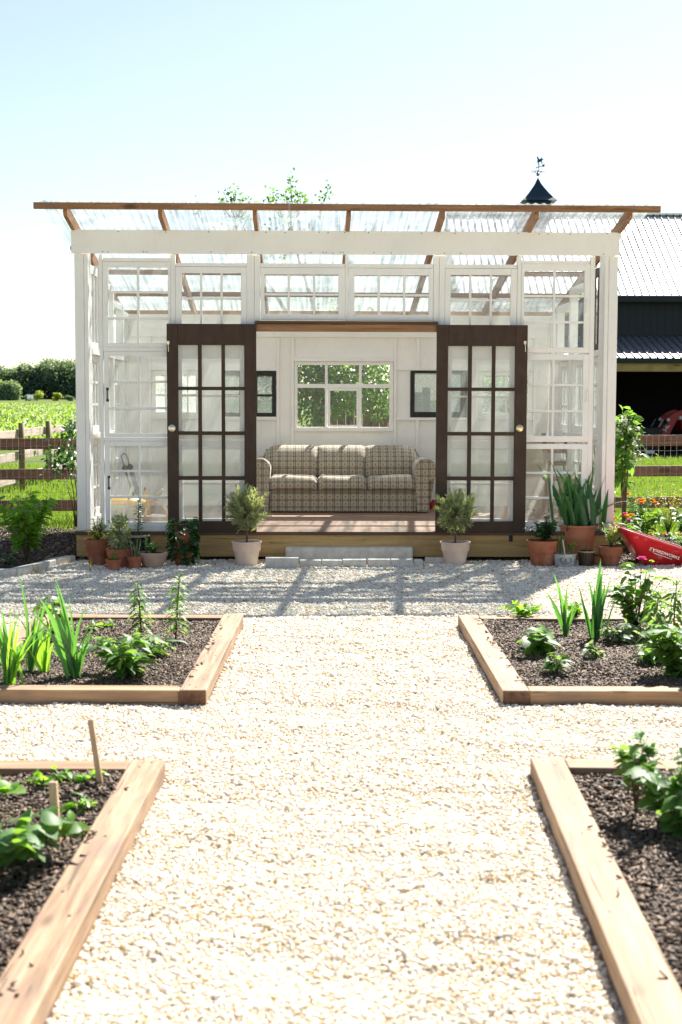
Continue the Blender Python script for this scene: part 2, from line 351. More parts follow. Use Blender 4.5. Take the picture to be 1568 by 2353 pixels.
M['chairwood'] = wood('old_chair_wood', (.13, .065, .03), (.24, .13, .06), (.36, .21, .11), 2)
M['wicker'] = noisy('wicker', (.42, .28, .16), (.62, .45, .29), 60, .8, .5)
M['yellow'] = noisy('yellow_plastic', (.78, .42, .02), (.85, .50, .04), 6, .4, 0)
M['palegreen'] = noisy('pale_green_plastic', (.52, .56, .38), (.60, .64, .45), 6, .5, 0)
M['grey'] = noisy('grey_steel', (.16, .17, .17), (.26, .27, .26), 10, .4, .05, metal=.5)
M['cloth'] = noisy('white_cloth', (.75, .73, .70), (.84, .82, .8), 10, .9, .2)
M['mulchbase'] = noisy('mulch_soil', (.022, .014, .010), (.07, .045, .034), 45, .95, .9)
M['chips'] = islandmat('bark_chips', [(0, (.014, .007, .004)), (.45, (.044, .022, .013)), (.82, (.115, .062, .036)), (1, (.31, .205, .14))], .75, .35)
M['pebble'] = islandmat('pebbles', [(0, (.22, .20, .18)), (.022, (.54, .51, .46)), (.08, (.68, .48, .26)), (.18, (.82, .68, .48)), (.38, (.91, .815, .66)), (1, (.94, .885, .79))], .8, .25)
def scuff(m, col, scale, t0, t1, amt, stretch=(1, 1, 1)):
    n = m.node_tree; b = n.nodes['Principled BSDF']; src = b.inputs['Base Color'].links[0].from_socket
    f = ramp(n, [(t0, (0, 0, 0)), (t1, (1, 1, 1))], noise(n, coords(n, stretch), scale, 8, .7))
    n.links.new(mixc(n, math_(n, 'MULTIPLY', f, amt), src, col), b.inputs['Base Color'])
scuff(M['red'], (.62, .26, .25), 9, .60, .66, .55); scuff(M['red'], (.30, .16, .10), 5, .62, .75, .4)
scuff(M['brown'], (.24, .19, .15), 26, .70, .74, .6); scuff(M['brown'], (.12, .095, .08), 3, .55, .8, .45)
for k in ('terra', 'terradark', 'terraorange'): scuff(M[k], (.60, .47, .38), 5, .52, .78, .38); scuff(M[k], (.10, .06, .035), 7, .60, .8, .4)
scuff(M['pinkpot'], (.50, .36, .28), 6, .55, .8, .35); scuff(M['tanpot'], (.2, .14, .10), 7, .58, .8, .35)
scuff(M['concrete'], (.30, .26, .20), 5, .55, .8, .4); scuff(M['pine'], (.16, .10, .05), 4, .55, .8, .45, (1, 1, 3))
scuff(M['white'], (.42, .37, .29), 2.2, .60, .82, .22, (3, 3, .5)); scuff(M['oldwhite'], (.45, .40, .33), 3, .58, .8, .2, (2, 2, .8))
def groundmat():
    m, n, b, o = newmat('lawn_ground'); v = coords(n)
    c = ramp(n, [(.3, (.05, .10, .018)), (.7, (.10, .17, .035))], noise(n, v, .7, 6))
    n.links.new(mixc(n, noise(n, v, 40, 4), c, (.15, .17, .05)), b.inputs['Base Color']); b.inputs['Roughness'].default_value = .95; b.inputs['Specular IOR Level'].default_value = .05
    bump(n, b, noise(n, v, 60, 4), .8, .03); return m
def gravelmat():
    m, n, b, o = newmat('gravel_base'); v = coords(n)
    vo = nd(n, 'ShaderNodeTexVoronoi'); vo.inputs['Scale'].default_value = 55; n.links.new(v, vo.inputs['Vector'])
    s = nd(n, 'ShaderNodeSeparateColor'); n.links.new(vo.outputs['Color'], s.inputs[0])
    c = ramp(n, [(0, (.30, .23, .15)), (.3, (.46, .37, .26)), (1, (.62, .54, .43))], s.outputs[0])
    n.links.new(c, b.inputs['Base Color']); b.inputs['Roughness'].default_value = .95; b.inputs['Specular IOR Level'].default_value = .1
    bump(n, b, math_(n, 'SUBTRACT', 1, vo.outputs['Distance']), 1, .012); return m
M['ground'] = groundmat(); M['gravel'] = gravelmat()
M['field'] = noisy('field_soil', (.07, .12, .02), (.12, .19, .04), 1.5, .95, .5)

# ------------------------------------------------------------------ ground
def hgt(y): return 0 if y < 45 else (y-45)*.006 if y < 140 else .57+(y-140)*.0085 if y < 260 else 1.59
xs = [-700, -300, -120, -60, -30, -12, 0, 12, 30, 60, 120, 300, 700]; ys = [-12, 0, 8, 16, 25, 35, 45, 60, 80, 110, 140, 180, 220, 260, 400, 900]
g = MB(); g.pts([(x, y, hgt(y)-.03) for y in ys for x in xs]); nx = len(xs)
g.f = [(j*nx+i, j*nx+i+1, (j+1)*nx+i+1, (j+1)*nx+i) for j in range(len(ys)-1) for i in range(nx-1)]
tag(g.build('ground', M['ground']), kind='structure')
g = MB(); fy = [45, 60, 80, 110, 140, 152]
g.pts([(x, y, hgt(y)+.0) for y in fy for x in (-120, -3)]); g.f = [(2*i, 2*i+1, 2*i+3, 2*i+2) for i in range(len(fy)-1)]
tag(g.build('field', M['field']), kind='structure')
pl = MB(); pl.pts([(x, y, .002) for x, y in ((-7, -1), (7, -1), (7, 13.7), (2.75, 13.7), (2.72, 14.6), (-2.6, 14.6), (-2.62, 13.65), (-3.2, 12.9), (-7, 11.9))])
pl.f = [tuple(range(9))]; tag(pl.build('gravel_path', M['gravel']), kind='structure')

# ------------------------------------------------------------------ raised beds
def frame_bed(label, p, rz, Wd, D, side):
    # p = inner path-side far corner (world), side = +1 bed lies to +x; local x runs away from the path, local y towards the camera is -y
    t = thing('raised_bed', label, 'raised bed', (p[0], p[1], 0), rz, 'timber raised beds')
    s = side; h = .089; tw = .14
    MB().box(0, s*tw, -D, 0, 0, h).build('timber', M['timber1'], t, bevel=.006)
    MB().box(s*(tw+.003), s*(Wd-tw-.003), -tw, -.002, 0, h-.004).build('timber', M['timber0'], t, bevel=.006)
    MB().box(s*(Wd-tw), s*Wd, -D, 0, 0, h-.002).build('timber', M['timber1'], t, bevel=.006)
    MB().box(s*(tw+.003), s*(Wd-tw-.003), -D+.012, -D+tw, 0, h-.005).build('timber', M['timber0'], t, bevel=.006)
    for k, (x, y) in enumerate(((.05, -.05), (.09, -.12), (.06, -D+.07), (.10, -D+.13), (.07, -D*.36), (.045, -D*.62), (.105, -D*.55))):
        q = MB().lathe([(.0001, h+.0012), (.0055, h+.001), (.006, h-.001)], 8, sy=1.5) if k == 0 else None
        if k == 0: screw = q = q.build('screw', M['black'], t)
        else: q = screw.copy(); C.objects.link(q); q.parent = t
        q.location = (s*x, y, 0)
    e = MB(); e.box(s*.004, s*(tw-.004), -D-.003, -D-.0005, .004, h-.004); e.build('end_grain', M['endgrain'], t)
    return t
beds = [
 ('left timber bed nearer the greenhouse, with sword leaves and two lilies', (-.678, 9.83), R_(-.3), 1.42, 2.6, -1),
 ('right timber bed nearer the greenhouse, with irises and a pink dahlia', (.817, 9.83), R_(.4), 1.5, 2.59, 1),
 ('left timber bed in the foreground, with two upright stakes', (-.727, 5.81), R_(-.35), 1.5, 2.9, -1),
 ('right timber bed in the foreground, with dark leafy dahlia', (.795, 5.86), R_(-1.6), 1.5, 2.9, 1)]
for b in beds: frame_bed(*b)

def chips(name, label, poly_fn, x0, x1, y0, y1, n, zf, ln=(.013, .034), seed=1, sheet=None):
    sheet = sheet or poly_fn
    r = np.random.default_rng(seed)
    P = np.stack([r.uniform(x0, x1, n*2), r.uniform(y0, y1, n*2)], 1)
    P = P[[poly_fn(x, y) for x, y in P]][:n]; n = len(P)
    l = r.uniform(*ln, n)*r.uniform(.6, 1.3, n); wd = r.uniform(.006, .014, n); th = r.uniform(.002, .006, n)
    base = np.array([(-1,-1,-1),(1,-.7,-1),(.8,1,-1),(-.9,.8,-1),(-1,-1,1),(1,-.7,1),(.8,1,1),(-.9,.8,1)], float)*.5
    V = base[None]*np.stack([l, wd, th], 1)[:, None, :]
    yaw = r.uniform(0, 6.283, n); tilt = r.normal(0, .35, n); rl = r.normal(0, .4, n)
    cz, sz = np.cos(yaw), np.sin(yaw); ct, st = np.cos(tilt), np.sin(tilt); cr, sr = np.cos(rl), np.sin(rl)
    x, y, z = V[..., 0], V[..., 1], V[..., 2]
    y, z = y*cr[:, None]-z*sr[:, None], y*sr[:, None]+z*cr[:, None]
    x, z = x*ct[:, None]+z*st[:, None], -x*st[:, None]+z*ct[:, None]
    x, y = x*cz[:, None]-y*sz[:, None], x*sz[:, None]+y*cz[:, None]
    zz = np.array([zf(a, b) for a, b in P])+r.uniform(.0, .014, n)
    V = np.stack([x+P[:, 0, None], y+P[:, 1, None], z+zz[:, None]], -1).reshape(-1, 3)
    F = np.array([(0,3,2,1),(4,5,6,7),(0,1,5,4),(1,2,6,5),(2,3,7,6),(3,0,4,7)])
    F = (F[None]+8*np.arange(n)[:, None, None]).reshape(-1, 4)
    # sheet of soil under the chips
    gx = np.linspace(x0, x1, 40); gy = np.linspace(y0, y1, 40)
    sv = []; idx = {}
    for j, b in enumerate(gy):
        for i, a in enumerate(gx): sv.append((a, b, zf(a, b)-.004))
    sf = [(j*40+i, j*40+i+1, (j+1)*40+i+1, (j+1)*40+i) for j in range(39) for i in range(39)
          if sheet((gx[i]+gx[i+1])/2, (gy[j]+gy[j+1])/2)]
    V = np.concatenate([V, np.array(sv)]); F = np.concatenate([F, np.array(sf)+8*n])
    o = npmesh(name, V, F, M['chips']); o.data.materials.append(M['mulchbase'])
    mi = np.zeros(len(F), np.int32); mi[6*n:] = 1; o.data.polygons.foreach_set('material_index', mi)
    return tag(o, label, 'mulch', None, 'stuff')
def bedfn(b):
    lab, p, rz, Wd, D, s = b; c, q = math.cos(-rz), math.sin(-rz)
    def f(x, y):
        dx, dy = x-p[0], y-p[1]; lx = (dx*c-dy*q)*s; ly = dx*q+dy*c
        return .135 < lx < Wd-.135 and -D+.135 < ly < -.135
    return f
def spill(f, b):
    lab, p, rz, Wd, D, s = b; c, q = math.cos(-rz), math.sin(-rz); rr = random.Random(int(p[0]*100))
    def g(x, y):
        if f(x, y): return True
        dx, dy = x-p[0], y-p[1]; lx = (dx*c-dy*q)*s; ly = dx*q+dy*c
        return .05 < lx < .135 and -D+.2 < ly < -.1 and rr.random() < .10*max(0, (lx-.05)/.085)**2*(1 if math.sin(ly*4.1+lx)+math.sin(ly*9.7) > .4 else .2)
    def z(x, y): return bedz(x, y) if f(x, y) else .0885
    return g, z
def bedz(x, y): return .052+.010*math.sin(x*5.1+y*2.3)+.008*math.sin(y*7.7-x*3)
for k, (b, n, xr, yr) in enumerate(zip(beds, (32000, 32000, 22000, 22000), ((-2.2, -.7), (.8, 2.4), (-2.3, -.75), (.8, 2.4)), ((7.2, 9.85), (7.2, 9.85), (2.9, 5.8), (2.9, 5.85)))):
    chips('bark_mulch', ['brown bark mulch filling the left bed by the greenhouse', 'brown bark mulch filling the right bed by the greenhouse', 'brown bark mulch filling the left foreground bed', 'brown bark mulch filling the right foreground bed'][k],
          spill(bedfn(b), b)[0], *xr, *yr, n, spill(bedfn(b), b)[1], seed=k+3, sheet=bedfn(b))
def rise(x, y): return .02+.05*max(0, min(1, (y-13.2)/2))+.015*math.sin(x*3+y*2)
EL0, EL1 = gz(-40, 1330), gz(186, 1292)
def leftfn(x, y):
    if x > -2.62 or y > 16.8: return False
    t = (x-EL0.x)/(EL1.x-EL0.x); return y > EL0.y+t*(EL1.y-EL0.y)+.07
chips('bark_mulch', 'dark bark mulch left of the greenhouse behind the stone edging', leftfn, -5.4, -2.62, 12.6, 16.8, 14000, rise, (.02, .05), seed=11)
def rightfn(x, y): return x > 2.76 and y > 13.72+.1*math.sin(x*4) and y < 16.4-.25*math.sin(x*2.1)
chips('bark_mulch', 'dark bark mulch right of the greenhouse behind the red barrow', rightfn, 2.74, 5.4, 13.6, 16.6, 14000, rise, (.02, .05), seed=12)

# ------------------------------------------------------------------ gravel stones (uncountable: one object)
def pebbles():
    r = np.random.default_rng(5)
    ph = (1+5**.5)/2
    iv = np.array([(-1,ph,0),(1,ph,0),(-1,-ph,0),(1,-ph,0),(0,-1,ph),(0,1,ph),(0,-1,-ph),(0,1,-ph),(ph,0,-1),(ph,0,1),(-ph,0,-1),(-ph,0,1)])/math.hypot(1, ph)
    fi = np.array([(0,11,5),(0,5,1),(0,1,7),(0,7,10),(0,10,11),(1,5,9),(5,11,4),(11,10,2),(10,7,6),(7,1,8),(3,9,4),(3,4,2),(3,2,6),(3,6,8),(3,8,9),(4,9,5),(2,4,11),(6,2,10),(8,6,7),(9,8,1)])
    def grid(x0, x1, y0, y1, st):
        gx, gy = np.meshgrid(np.arange(x0, x1, st), np.arange(y0, y1, st)); p = np.stack([gx.ravel(), gy.ravel()], 1)
        return p+r.uniform(-.5, .5, p.shape)*st, np.full(len(p), st)
    A = [grid(-1.0, 1.0, 2.95, 5.2, .0112), grid(-1.35, 1.4, 5.2, 7.6, .0122), grid(-2.5, 2.6, 5.75, 7.6, .0132), grid(-1.1, 1.1, 7.6, 9.9, .0136),
         grid(-3.4, 3.4, 9.8, 12.0, .0165), grid(-3.7, 3.7, 12.0, 13.86, .018)]
    P = np.concatenate([a[0] for a in A]); S = np.concatenate([a[1] for a in A])
    X, Y = P[:, 0], P[:, 1]
    vis = (np.abs(X) < .25*Y+.12)
    inbed = np.zeros(len(P), bool)
    for b in beds:
        lab, p, rz, Wd, D, s = b; c, q = math.cos(-rz), math.sin(-rz); dx, dy = X-p[0], Y-p[1]
        lx = (dx*c-dy*q)*s; ly = dx*q+dy*c; inbed |= (lx > -.003) & (lx < Wd) & (ly < 0) & (ly > -D)
    t = (X-EL0.x)/(EL1.x-EL0.x); over = (Y > EL0.y+t*(EL1.y-EL0.y)) & (X < -2.55)
    dup = (Y > 5.75) & (Y < 7.6) & (np.abs(X) < 1.34) & (S == .0132)
    slab = (X > -.62) & (X < .80) & (Y > 13.35)
    k = vis & ~inbed & ~over & ~dup & ~slab & ~((X > 2.9) & (Y > 13.75)); P = P[k]; S = S[k]; n = len(P)
    X, Y = P[:, 0], P[:, 1]
    sc_ = S*np.clip(r.lognormal(-.50, .34, n), .36, 1.5); an = np.stack([r.uniform(.8, 1.3, n), r.uniform(.65, 1.0, n), r.uniform(.48, .8, n)], 1)
    V = iv[None]*(1+r.uniform(-.16, .16, (n, 12, 1)))*(sc_[:, None]*an)[:, None, :]
    yaw = r.uniform(0, 6.283, n); ti = r.normal(0, .38, n)
    x, y, z = V[..., 0], V[..., 1], V[..., 2]
    c, q = np.cos(ti)[:, None], np.sin(ti)[:, None]; x, z = x*c+z*q, -x*q+z*c
    c, q = np.cos(yaw)[:, None], np.sin(yaw)[:, None]; x, y = x*c-y*q, x*q+y*c
    hz = .006+r.uniform(-.002, .007, n)
    for k in range(14):
        a = r.uniform(0, 6.283); fq = r.uniform(4, 34); hz += .0030*np.sin((X*math.cos(a)+Y*math.sin(a))*fq+r.uniform(0, 6.283))*(8/(8+fq*.5))
    V = np.stack([x+X[:, None], y+Y[:, None], z+hz[:, None]], -1).reshape(-1, 3)
    F = (fi[None]+12*np.arange(n)[:, None, None]).reshape(-1, 3)
    o = npmesh('gravel', V, F, M['pebble'], smooth=True)
    tag(o, 'pale cream and tan gravel stones covering the garden paths', 'gravel', None, 'stuff')
pebbles()

# ------------------------------------------------------------------ greenhouse
G = thing('greenhouse', 'white greenhouse built of old window sashes with open brown glazed doors', 'greenhouse', O, YAW)
def frame_grid(mb, X0, X1, Z0, Z1, cols, rows, y0, y1):
    """sash: outer rectangle, glass columns and rows as intervals"""
    cols = sorted(cols); rows = sorted(rows)
    mb.box(X0, cols[0][0], y0, y1, Z0, Z1); mb.box(cols[-1][1], X1, y0, y1, Z0, Z1)
    mb.box(cols[0][0], cols[-1][1], y0, y1, Z0, rows[0][0]); mb.box(cols[0][0], cols[-1][1], y0, y1, rows[-1][1], Z1)
    d = (y1-y0)*.16
    for a, b in zip(cols, cols[1:]): mb.box(a[1], b[0], y0+d, y1-d, rows[0][0], rows[-1][1])
    for a, b in zip(rows, rows[1:]):
        for c in cols: mb.box(c[0], c[1], y0+d*1.4, y1-d*1.4, a[1], b[0])
def split(a, b, n, g): 
    w_ = (b-a-g*(n-1))/n; return [(a+i*(w_+g), a+i*(w_+g)+w_) for i in range(n)]
def sash(X0, X1, Z0, Z1, cols, rows, y0=.045, y1=.085, frame='oldwhite', glass='glass', Mx=None, parent=G, name='window'):
    m = MB(Mx); frame_grid(m, X0, X1, Z0, Z1, cols, rows, y0, y1); o = m.build(name, M[frame], parent, bevel=.003, seg=1)
    p = MB(Mx); yc = (y0+y1)/2
    for c in cols:
        for r in rows: p.box(c[0]-.004, c[1]+.004, yc-.0015, yc+.0015, r[0]-.004, r[1]+.004)
    p.build('pane', M[glass], o); return o
def psash(ox0, ox1, oy0, oy1, gx0, gx1, gy0, gy1, nx_, ny_, yref=None, g=.022, **k):
    yr = yref or (gy0+gy1)/2; d = k.get('y0', .045)
    return sash(LX(ox0, yr, d), LX(ox1, yr, d), LZ(784, oy1, d), LZ(784, oy0, d), split(LX(gx0, yr, d), LX(gx1, yr, d), nx_, g), split(LZ(784, gy1, d), LZ(784, gy0, d), ny_, g), **k)
def pbox(name, mat, x0, x1, y0, y1, d0, d1, yref=None, bev=.003, parent=G):
    yr = yref or (y0+y1)/2
    return MB().box(LX(x0, yr, d0), LX(x1, yr, d0), d0, d1, LZ(784, y1, d0), LZ(784, y0, d0)).build(name, M[mat], parent, bevel=bev, seg=1)
FZ = .294                                        # floor level
XL, XR = -2.63, 2.65; DEP = 3.37
# deck and fascia
m = MB(); yy = -.035
while yy < DEP+.06:
    m.box(XL, XR, yy, min(yy+.136, DEP+.1), FZ-.025, FZ); yy += .140
m.build('deck', M['deck'], G, bevel=.003, seg=1)
MB().box(XL-.01, XR+.01, -.047, -.0365, FZ-.034, FZ-.001).build('deck_edge', M['deckedge'], G)
MB().box(XL, XR, -.02, .02, .045, FZ-.034).build('fascia', M['pine'], G, bevel=.003, seg=1)
for s in (XL, XR-.04): MB().box(s, s+.04, .022, DEP+.1, .045, FZ-.03).build('fascia', M['pine'], G)
for x in np.linspace(XL+.2, XR-.2, 4):
    for y in (.25, 3.2): MB().box(x-.1, x+.1, y-.1, y+.1, -.02, .05).build('footing', M['black'], G)
# beam, posts
MB().box(-2.652, 2.655, .0, .04, 2.983, 3.207).build('beam', M['white'], G, bevel=.004, seg=1)
for s in (-1, 1):
    a = XL if s < 0 else XR
    MB().box(a, a-s*.088, .04, .128, FZ, 2.982).build('post', M['white'], G, bevel=.004, seg=1)
    MB().box(a-s*.0895, a-s*.128, .046, .128, FZ, 2.982).build('post', M['white'], G, bevel=.004, seg=1)
# front window wall
RAIL = []
def stud(x0, x1, y0, y1, yref=None, d0=.05, d1=.125): pbox('stud', 'white', x0, x1, y0, y1, d0, d1, yref)
colsV = [(228, 236, 586, 1208), (392.5, 403.5, 586, 1208), (567.5, 584.6, 586, 760), (585.2, 598, 586, 760), (793.5, 801, 586, 737), (996, 1009, 586, 760), (1009.6, 1022.5, 586, 760), (1188.5, 1198, 586, 1208), (1356, 1367, 586, 1208)]
for c in colsV: stud(*c, yref=700)
for a, b, y0, y1 in ((236.5, 392, 595, 603.6), (404, 567, 606, 614), (599, 793, 606, 615.5), (801.5, 995.5, 606, 615.5), (1023, 1188, 606, 615), (1198.5, 1355.5, 596, 604)):
    pbox('rail', 'white', a, b, y0, y1, .052, .12, 600)
for a, b in ((236.5, 392), (1198.5, 1355.5)):
    for y0, y1 in ((799.6, 809.2), (1006.2, 1014.4)): pbox('rail', 'white', a, b, y0, y1, .054, .12, 700)
for a, b in ((230, 585), (1012, 1367)):
    pbox('sill', 'white', a, b, 1207, 1221, .03, .125, 1208)
psash(236.5, 392.2, 604, 799, 248.7, 386.4, 616, 790, 2, 3, 703)
psash(237.5, 393, 809.8, 1005.6, 249.5, 387, 820, 996.6, 2, 3, 703)
psash(237.5, 393, 1015, 1207, 249.5, 387, 1026, 1200, 2, 3, 703)
psash(403.8, 567.2, 614.7, 757, 418, 554, 629, 745, 3, 2, 690)
psash(599, 793, 616, 735.5, 608, 778, 631, 722.5, 3, 2, 676)
psash(801.7, 995.6, 616, 736.5, 814.8, 985.6, 631.7, 722.9, 3, 2, 676)
psash(1023, 1188, 615.5, 758, 1036, 1173.7, 630, 746, 3, 2, 690)
psash(1198.5, 1355.8, 604, 804, 1205, 1343, 619.7, 796, 2, 3, 703)
psash(1198.5, 1355.8, 812, 1012, 1206.5, 1342.5, 825, 1000.5, 2, 3, 703)
psash(1198.5, 1355.8, 1019, 1207, 1207, 1342.5, 1031, 1198, 2, 3, 703)
# sashes behind the open doors
for a, b in ((404, 567), (1023, 1187)):
    gx0, gx1 = a+15, b-15
    psash(a, b, 790, 1010, gx0, gx1, 825, 995, 1, 2, 900, .018)
    psash(a, b, 1012, 1206, gx0, gx1, 1030, 1192, 1, 2, 900, .018)
    pbox('rail', 'white', a, b, 758.5, 789.5, .052, .12, 775)
    for q0, q1 in (((568, 585)) , ) if a < 500 else (((1009, 1022)),): pbox('stud', 'white', q0, q1, 762, 1206, .05, .125, 900)
pbox('header', 'cedar0', 587, 1006, 745, 762, -.01, .045, 750)
pbox('header', 'deckedge', 586, 1007, 737.8, 744.6, -.022, .046, 741)
# doors
def door(x0, x1, knobx, latchx):
    d0, d1 = -.052, -.012; yr = 985
    X0, X1 = LX(x0, yr, d0), LX(x1, yr, d0); s = (X1-X0)/985
    cols = [(X0+(a-48)*s, X0+(b-48)*s) for a, b in ((172, 390), (432, 648), (688, 900))]
    rows = [(LZ(784, b, d0), LZ(784, a, d0)) for a, b in ((794, 889.5), (897.5, 991.8), (1000.3, 1094.6), (1103.7, 1197.6))]
    o = sash(X0, X1, LZ(784, 1224, d0), LZ(784, 745.3, d0), cols, rows, d0, d1, 'brown', 'clear', name='door')
    kx, kz = LX(knobx, 984, d0), LZ(knobx, 984, d0)
    m = MB(Matrix.Translation((kx, d0, kz)) @ Matrix.Rotation(math.pi/2, 4, 'X'))
    m.lathe([(.0001, .012), (.012, .012), (.02, .007), (.033, .006), (.036, .0005)], 24); m.build('knob_plate', M['brass'], o, smooth=True)
    lx, lz = LX(latchx, 788, d0), LZ(latchx, 788, d0)
    m = MB(); m.box(lx-.012, lx+.012, d0-.006, d0-.0005, lz-.014, lz+.018); m.bar((lx, d0-.01, lz+.01), (lx+.004, d0-.01, lz-.085), .006, .006, (0, 1, 0)); m.build('latch', M['brass'], o)
    return o
door(384.5, 589.5, 395.3, 386.8); door(1002.7, 1210.5, 1194.5, 1207)
hx, hz = LX(1174, 1237, -.02), LZ(1174, 1237, -.02)
m = MB(); m.box(hx-.018, hx+.018, -.028, -.0205, hz-.032, hz+.03); m.tube([(hx, -.03, hz-.03), (hx, -.03, hz+.028)], .006); m.build('hinge', M['black'], G)
# sash pulls
for px_, py_, h_, mt in ((247.5, 907, .11, 'darkmetal'), (251, 1109, .11, 'darkmetal'), (1347, 705, .12, 'white'), (1348.5, 911, .11, 'white'), (246, 711, .10, 'white')):
    q = L(px_, py_, .04); m = MB()
    m.tube([(q.x, .044, q.z-h_/2), (q.x, .018, q.z-h_/2+.012), (q.x, .018, q.z+h_/2-.012), (q.x, .044, q.z+h_/2)], .006, 6)
    for k in (-1, 1): m.box(q.x-.012, q.x+.012, .038, .0445, q.z+k*h_/2-.012, q.z+k*h_/2+.012)
    m.build('sash_pull', M[mt], G)
# nail heads on the beam
nail = None
for i in range(34):
    x = -2.6+random.random()*5.2; z = random.choice((2.998, 3.19))+random.uniform(-.004, .004)
    if nail is None:
        nail = MB(Matrix.Rotation(math.pi/2, 4, 'X')).lathe([(.0001, .0022), (.005, .002), (.0055, .0)], 8).build('nail_head', M['darkmetal'], G); q = nail
    else: q = nail.copy(); C.objects.link(q); q.parent = G
    q.location = (x, 0, z)
# roof: rafters, purlins, corrugated sheet
SL = .178; Z0 = 3.20; RH = .118               # underside of rafters at y = 0
def under(y): return Z0-SL*y
for x in np.linspace(-2.63, 2.65, 7):
    h = RH; m = MB()
    y0, y1 = -.45, DEP+.42
    m.prism([(y0, under(y0)+.03), (y0+.02, under(y0)-.005), (-.002, under(0)), (.042, under(.042)), (y1, under(y1)), (y1, under(y1)+h), (y0, under(y0)+h)], x-.019, x+.019, 'x')
    m.build('rafter', M['cedar1'], G, bevel=.003, seg=1)
rt = math.atan(SL)
for i, y in enumerate((-.45, .60, 1.08, 1.97, 2.92, 3.82)):
    zz = under(y)+RH+.002; Mx = Matrix.Translation((0, y, zz)) @ Matrix.Rotation(-rt, 4, 'X')
    x0, x1 = (-2.915, 2.925) if i == 0 else (-2.84, 2.85)
    if i == 0:
        MB(Matrix.Translation((0, y, zz-.062))).box(x0, -.55, -.041, -.001, -.0, .06).build('purlin', M['cedar0'], G, bevel=.003, seg=1)
        MB(Matrix.Translation((0, y, zz-.062))).box(-.547, x1, -.041, -.001, -.001, .059).build('purlin', M['cedar0'], G, bevel=.003, seg=1)
    else: MB(Mx).box(x0 if i > 1 else -2.6, x1 if i > 1 else 2.62, 0, .089, 0, .038).build('purlin', M['cedar0'], G, bevel=.003, seg=1)
nxr = 78*8; xx = np.linspace(-2.87, 2.885, nxr+1); ph = np.cos(xx*2*math.pi/.0762)*.006
ysr = np.array([-.47, .1, .55, 1.2, 2.0, 2.9, DEP+.5]); V = []
for y in ysr: V.append(np.stack([xx, np.full_like(xx, y), under(y)+RH+.012+.036*min(1, max(0, (y+.45)/1.0))+ph], 1))
V = np.concatenate(V); nn = nxr+1
F = np.array([(j*nn+i, j*nn+i+1, (j+1)*nn+i+1, (j+1)*nn+i) for j in range(len(ysr)-1) for i in range(nxr)])
npmesh('roof_sheet', V, F, M['poly'], G, True)
# back wall
BD = DEP
def BX(x, y=908): return LX(x, y, BD)
def BZ(y): return LZ(784, y, BD)
holes = {'w0': (349, 460, 853, 957), 'w1': (511, 635, 853, 958), 'w2': (677, 904, 832, 990), 'w3': (943, 1073, 851, 959), 'w4': (1099, 1224, 853, 957)}
H = {k: (BX(a), BX(b), BZ(d), BZ(c)) for k, (a, b, c, d) in holes.items()}
ztop = under(BD)+.0
xb = sorted({-2.55, 2.57, *[h[0] for h in H.values()], *[h[1] for h in H.values()]}); zb = sorted({FZ, ztop, *[h[2] for h in H.values()], *[h[3] for h in H.values()]})
m = MB()
for i in range(len(xb)-1):
    run = None
    cells = []
    for j in range(len(zb)-1):
        cx, cz = (xb[i]+xb[i+1])/2, (zb[j]+zb[j+1])/2
        inside = any(h[0] < cx < h[1] and h[2] < cz < h[3] for h in H.values())
        if not inside:
            if cells and abs(cells[-1][1]-zb[j]) < 1e-6: cells[-1][1] = zb[j+1]
            else: cells.append([zb[j], zb[j+1]])
    for a, b in cells: m.box(xb[i], xb[i+1], BD, BD+.02, a, b)
m.build('back_wall', M['inwhite'], G)
for a, b, c, d in ((636, 642.5, 776, 1164), (669, 676, 776, 1164), (904.6, 911, 776, 1164), (956, 963, 959.5, 1164), (956, 963, 776, 846), (461, 467, 776, 1164), (504, 510.5, 776, 1164), (342, 348.6, 776, 1164), (1225, 1232, 776, 1164), (1092, 1098.5, 776, 1164), (1074, 1080, 776, 1164)):
    MB().box(BX(a), BX(b), BD-.04, BD-.001, BZ(d) if d < 1160 else FZ, BZ(c)).build('batten', M['inwhite'], G, bevel=.003, seg=1)
for a, b, c, d in ((676.3, 904.3, 823, 831), (676.3, 904.3, 982.5, 991), (510.8, 635.7, 846.5, 852.5), (510.8, 635.7, 958.3, 965), (911.3, 1073.6, 958.8, 965), (911.3, 1073.6, 845.5, 850.5), (349, 460.5, 845, 852.5), (349, 460.5, 957.3, 964), (1098.8, 1224.5, 845, 852.5), (1098.8, 1224.5, 957.3, 964)):
    MB().box(BX(a), BX(b), BD-.042, BD-.0015, BZ(d), BZ(c)).build('batten', M['inwhite'], G, bevel=.003, seg=1)
MB().box(-2.5, 2.52, BD-.043, BD-.001, BZ(775.5), BZ(757)).build('batten', M['inwhite'], G, bevel=.003, seg=1)
def bsash(k, cols, rows, frame='inwhite', glass='clear', ins=0):
    h = H[k]; return sash(h[0]+.001, h[1]-.001, h[2]+.001, h[3]-.001, [(BX(a), BX(b)) for a, b in cols], [(BZ(b), BZ(a)) for a, b in rows], BD-.02, BD+.016, frame, glass)
bsash('w0', [(359, 380), (384, 406), (410, 431), (434, 452)], [(863, 906), (910, 948)], glass='hazy')
bsash('w1', [(518, 551), (556, 588), (592, 626)], [(864, 906.5), (911, 949)], 'black', 'frost')
bsash('w2', [(684, 747), (753.5, 825), (831.5, 895)], [(839, 882.5), (891.5, 981)], glass='clean')
q = MB(); frame_grid(q, BX(754.2), BX(824.4), BZ(980.6), BZ(892), [(BX(759), BX(819.5))], [(BZ(976.5), BZ(898))], BD-.03, BD-.021); q.build('sash_trim', M['oldwhite'], G)
bsash('w3', [(953, 1059)], [(857, 946)], 'black', 'frost')
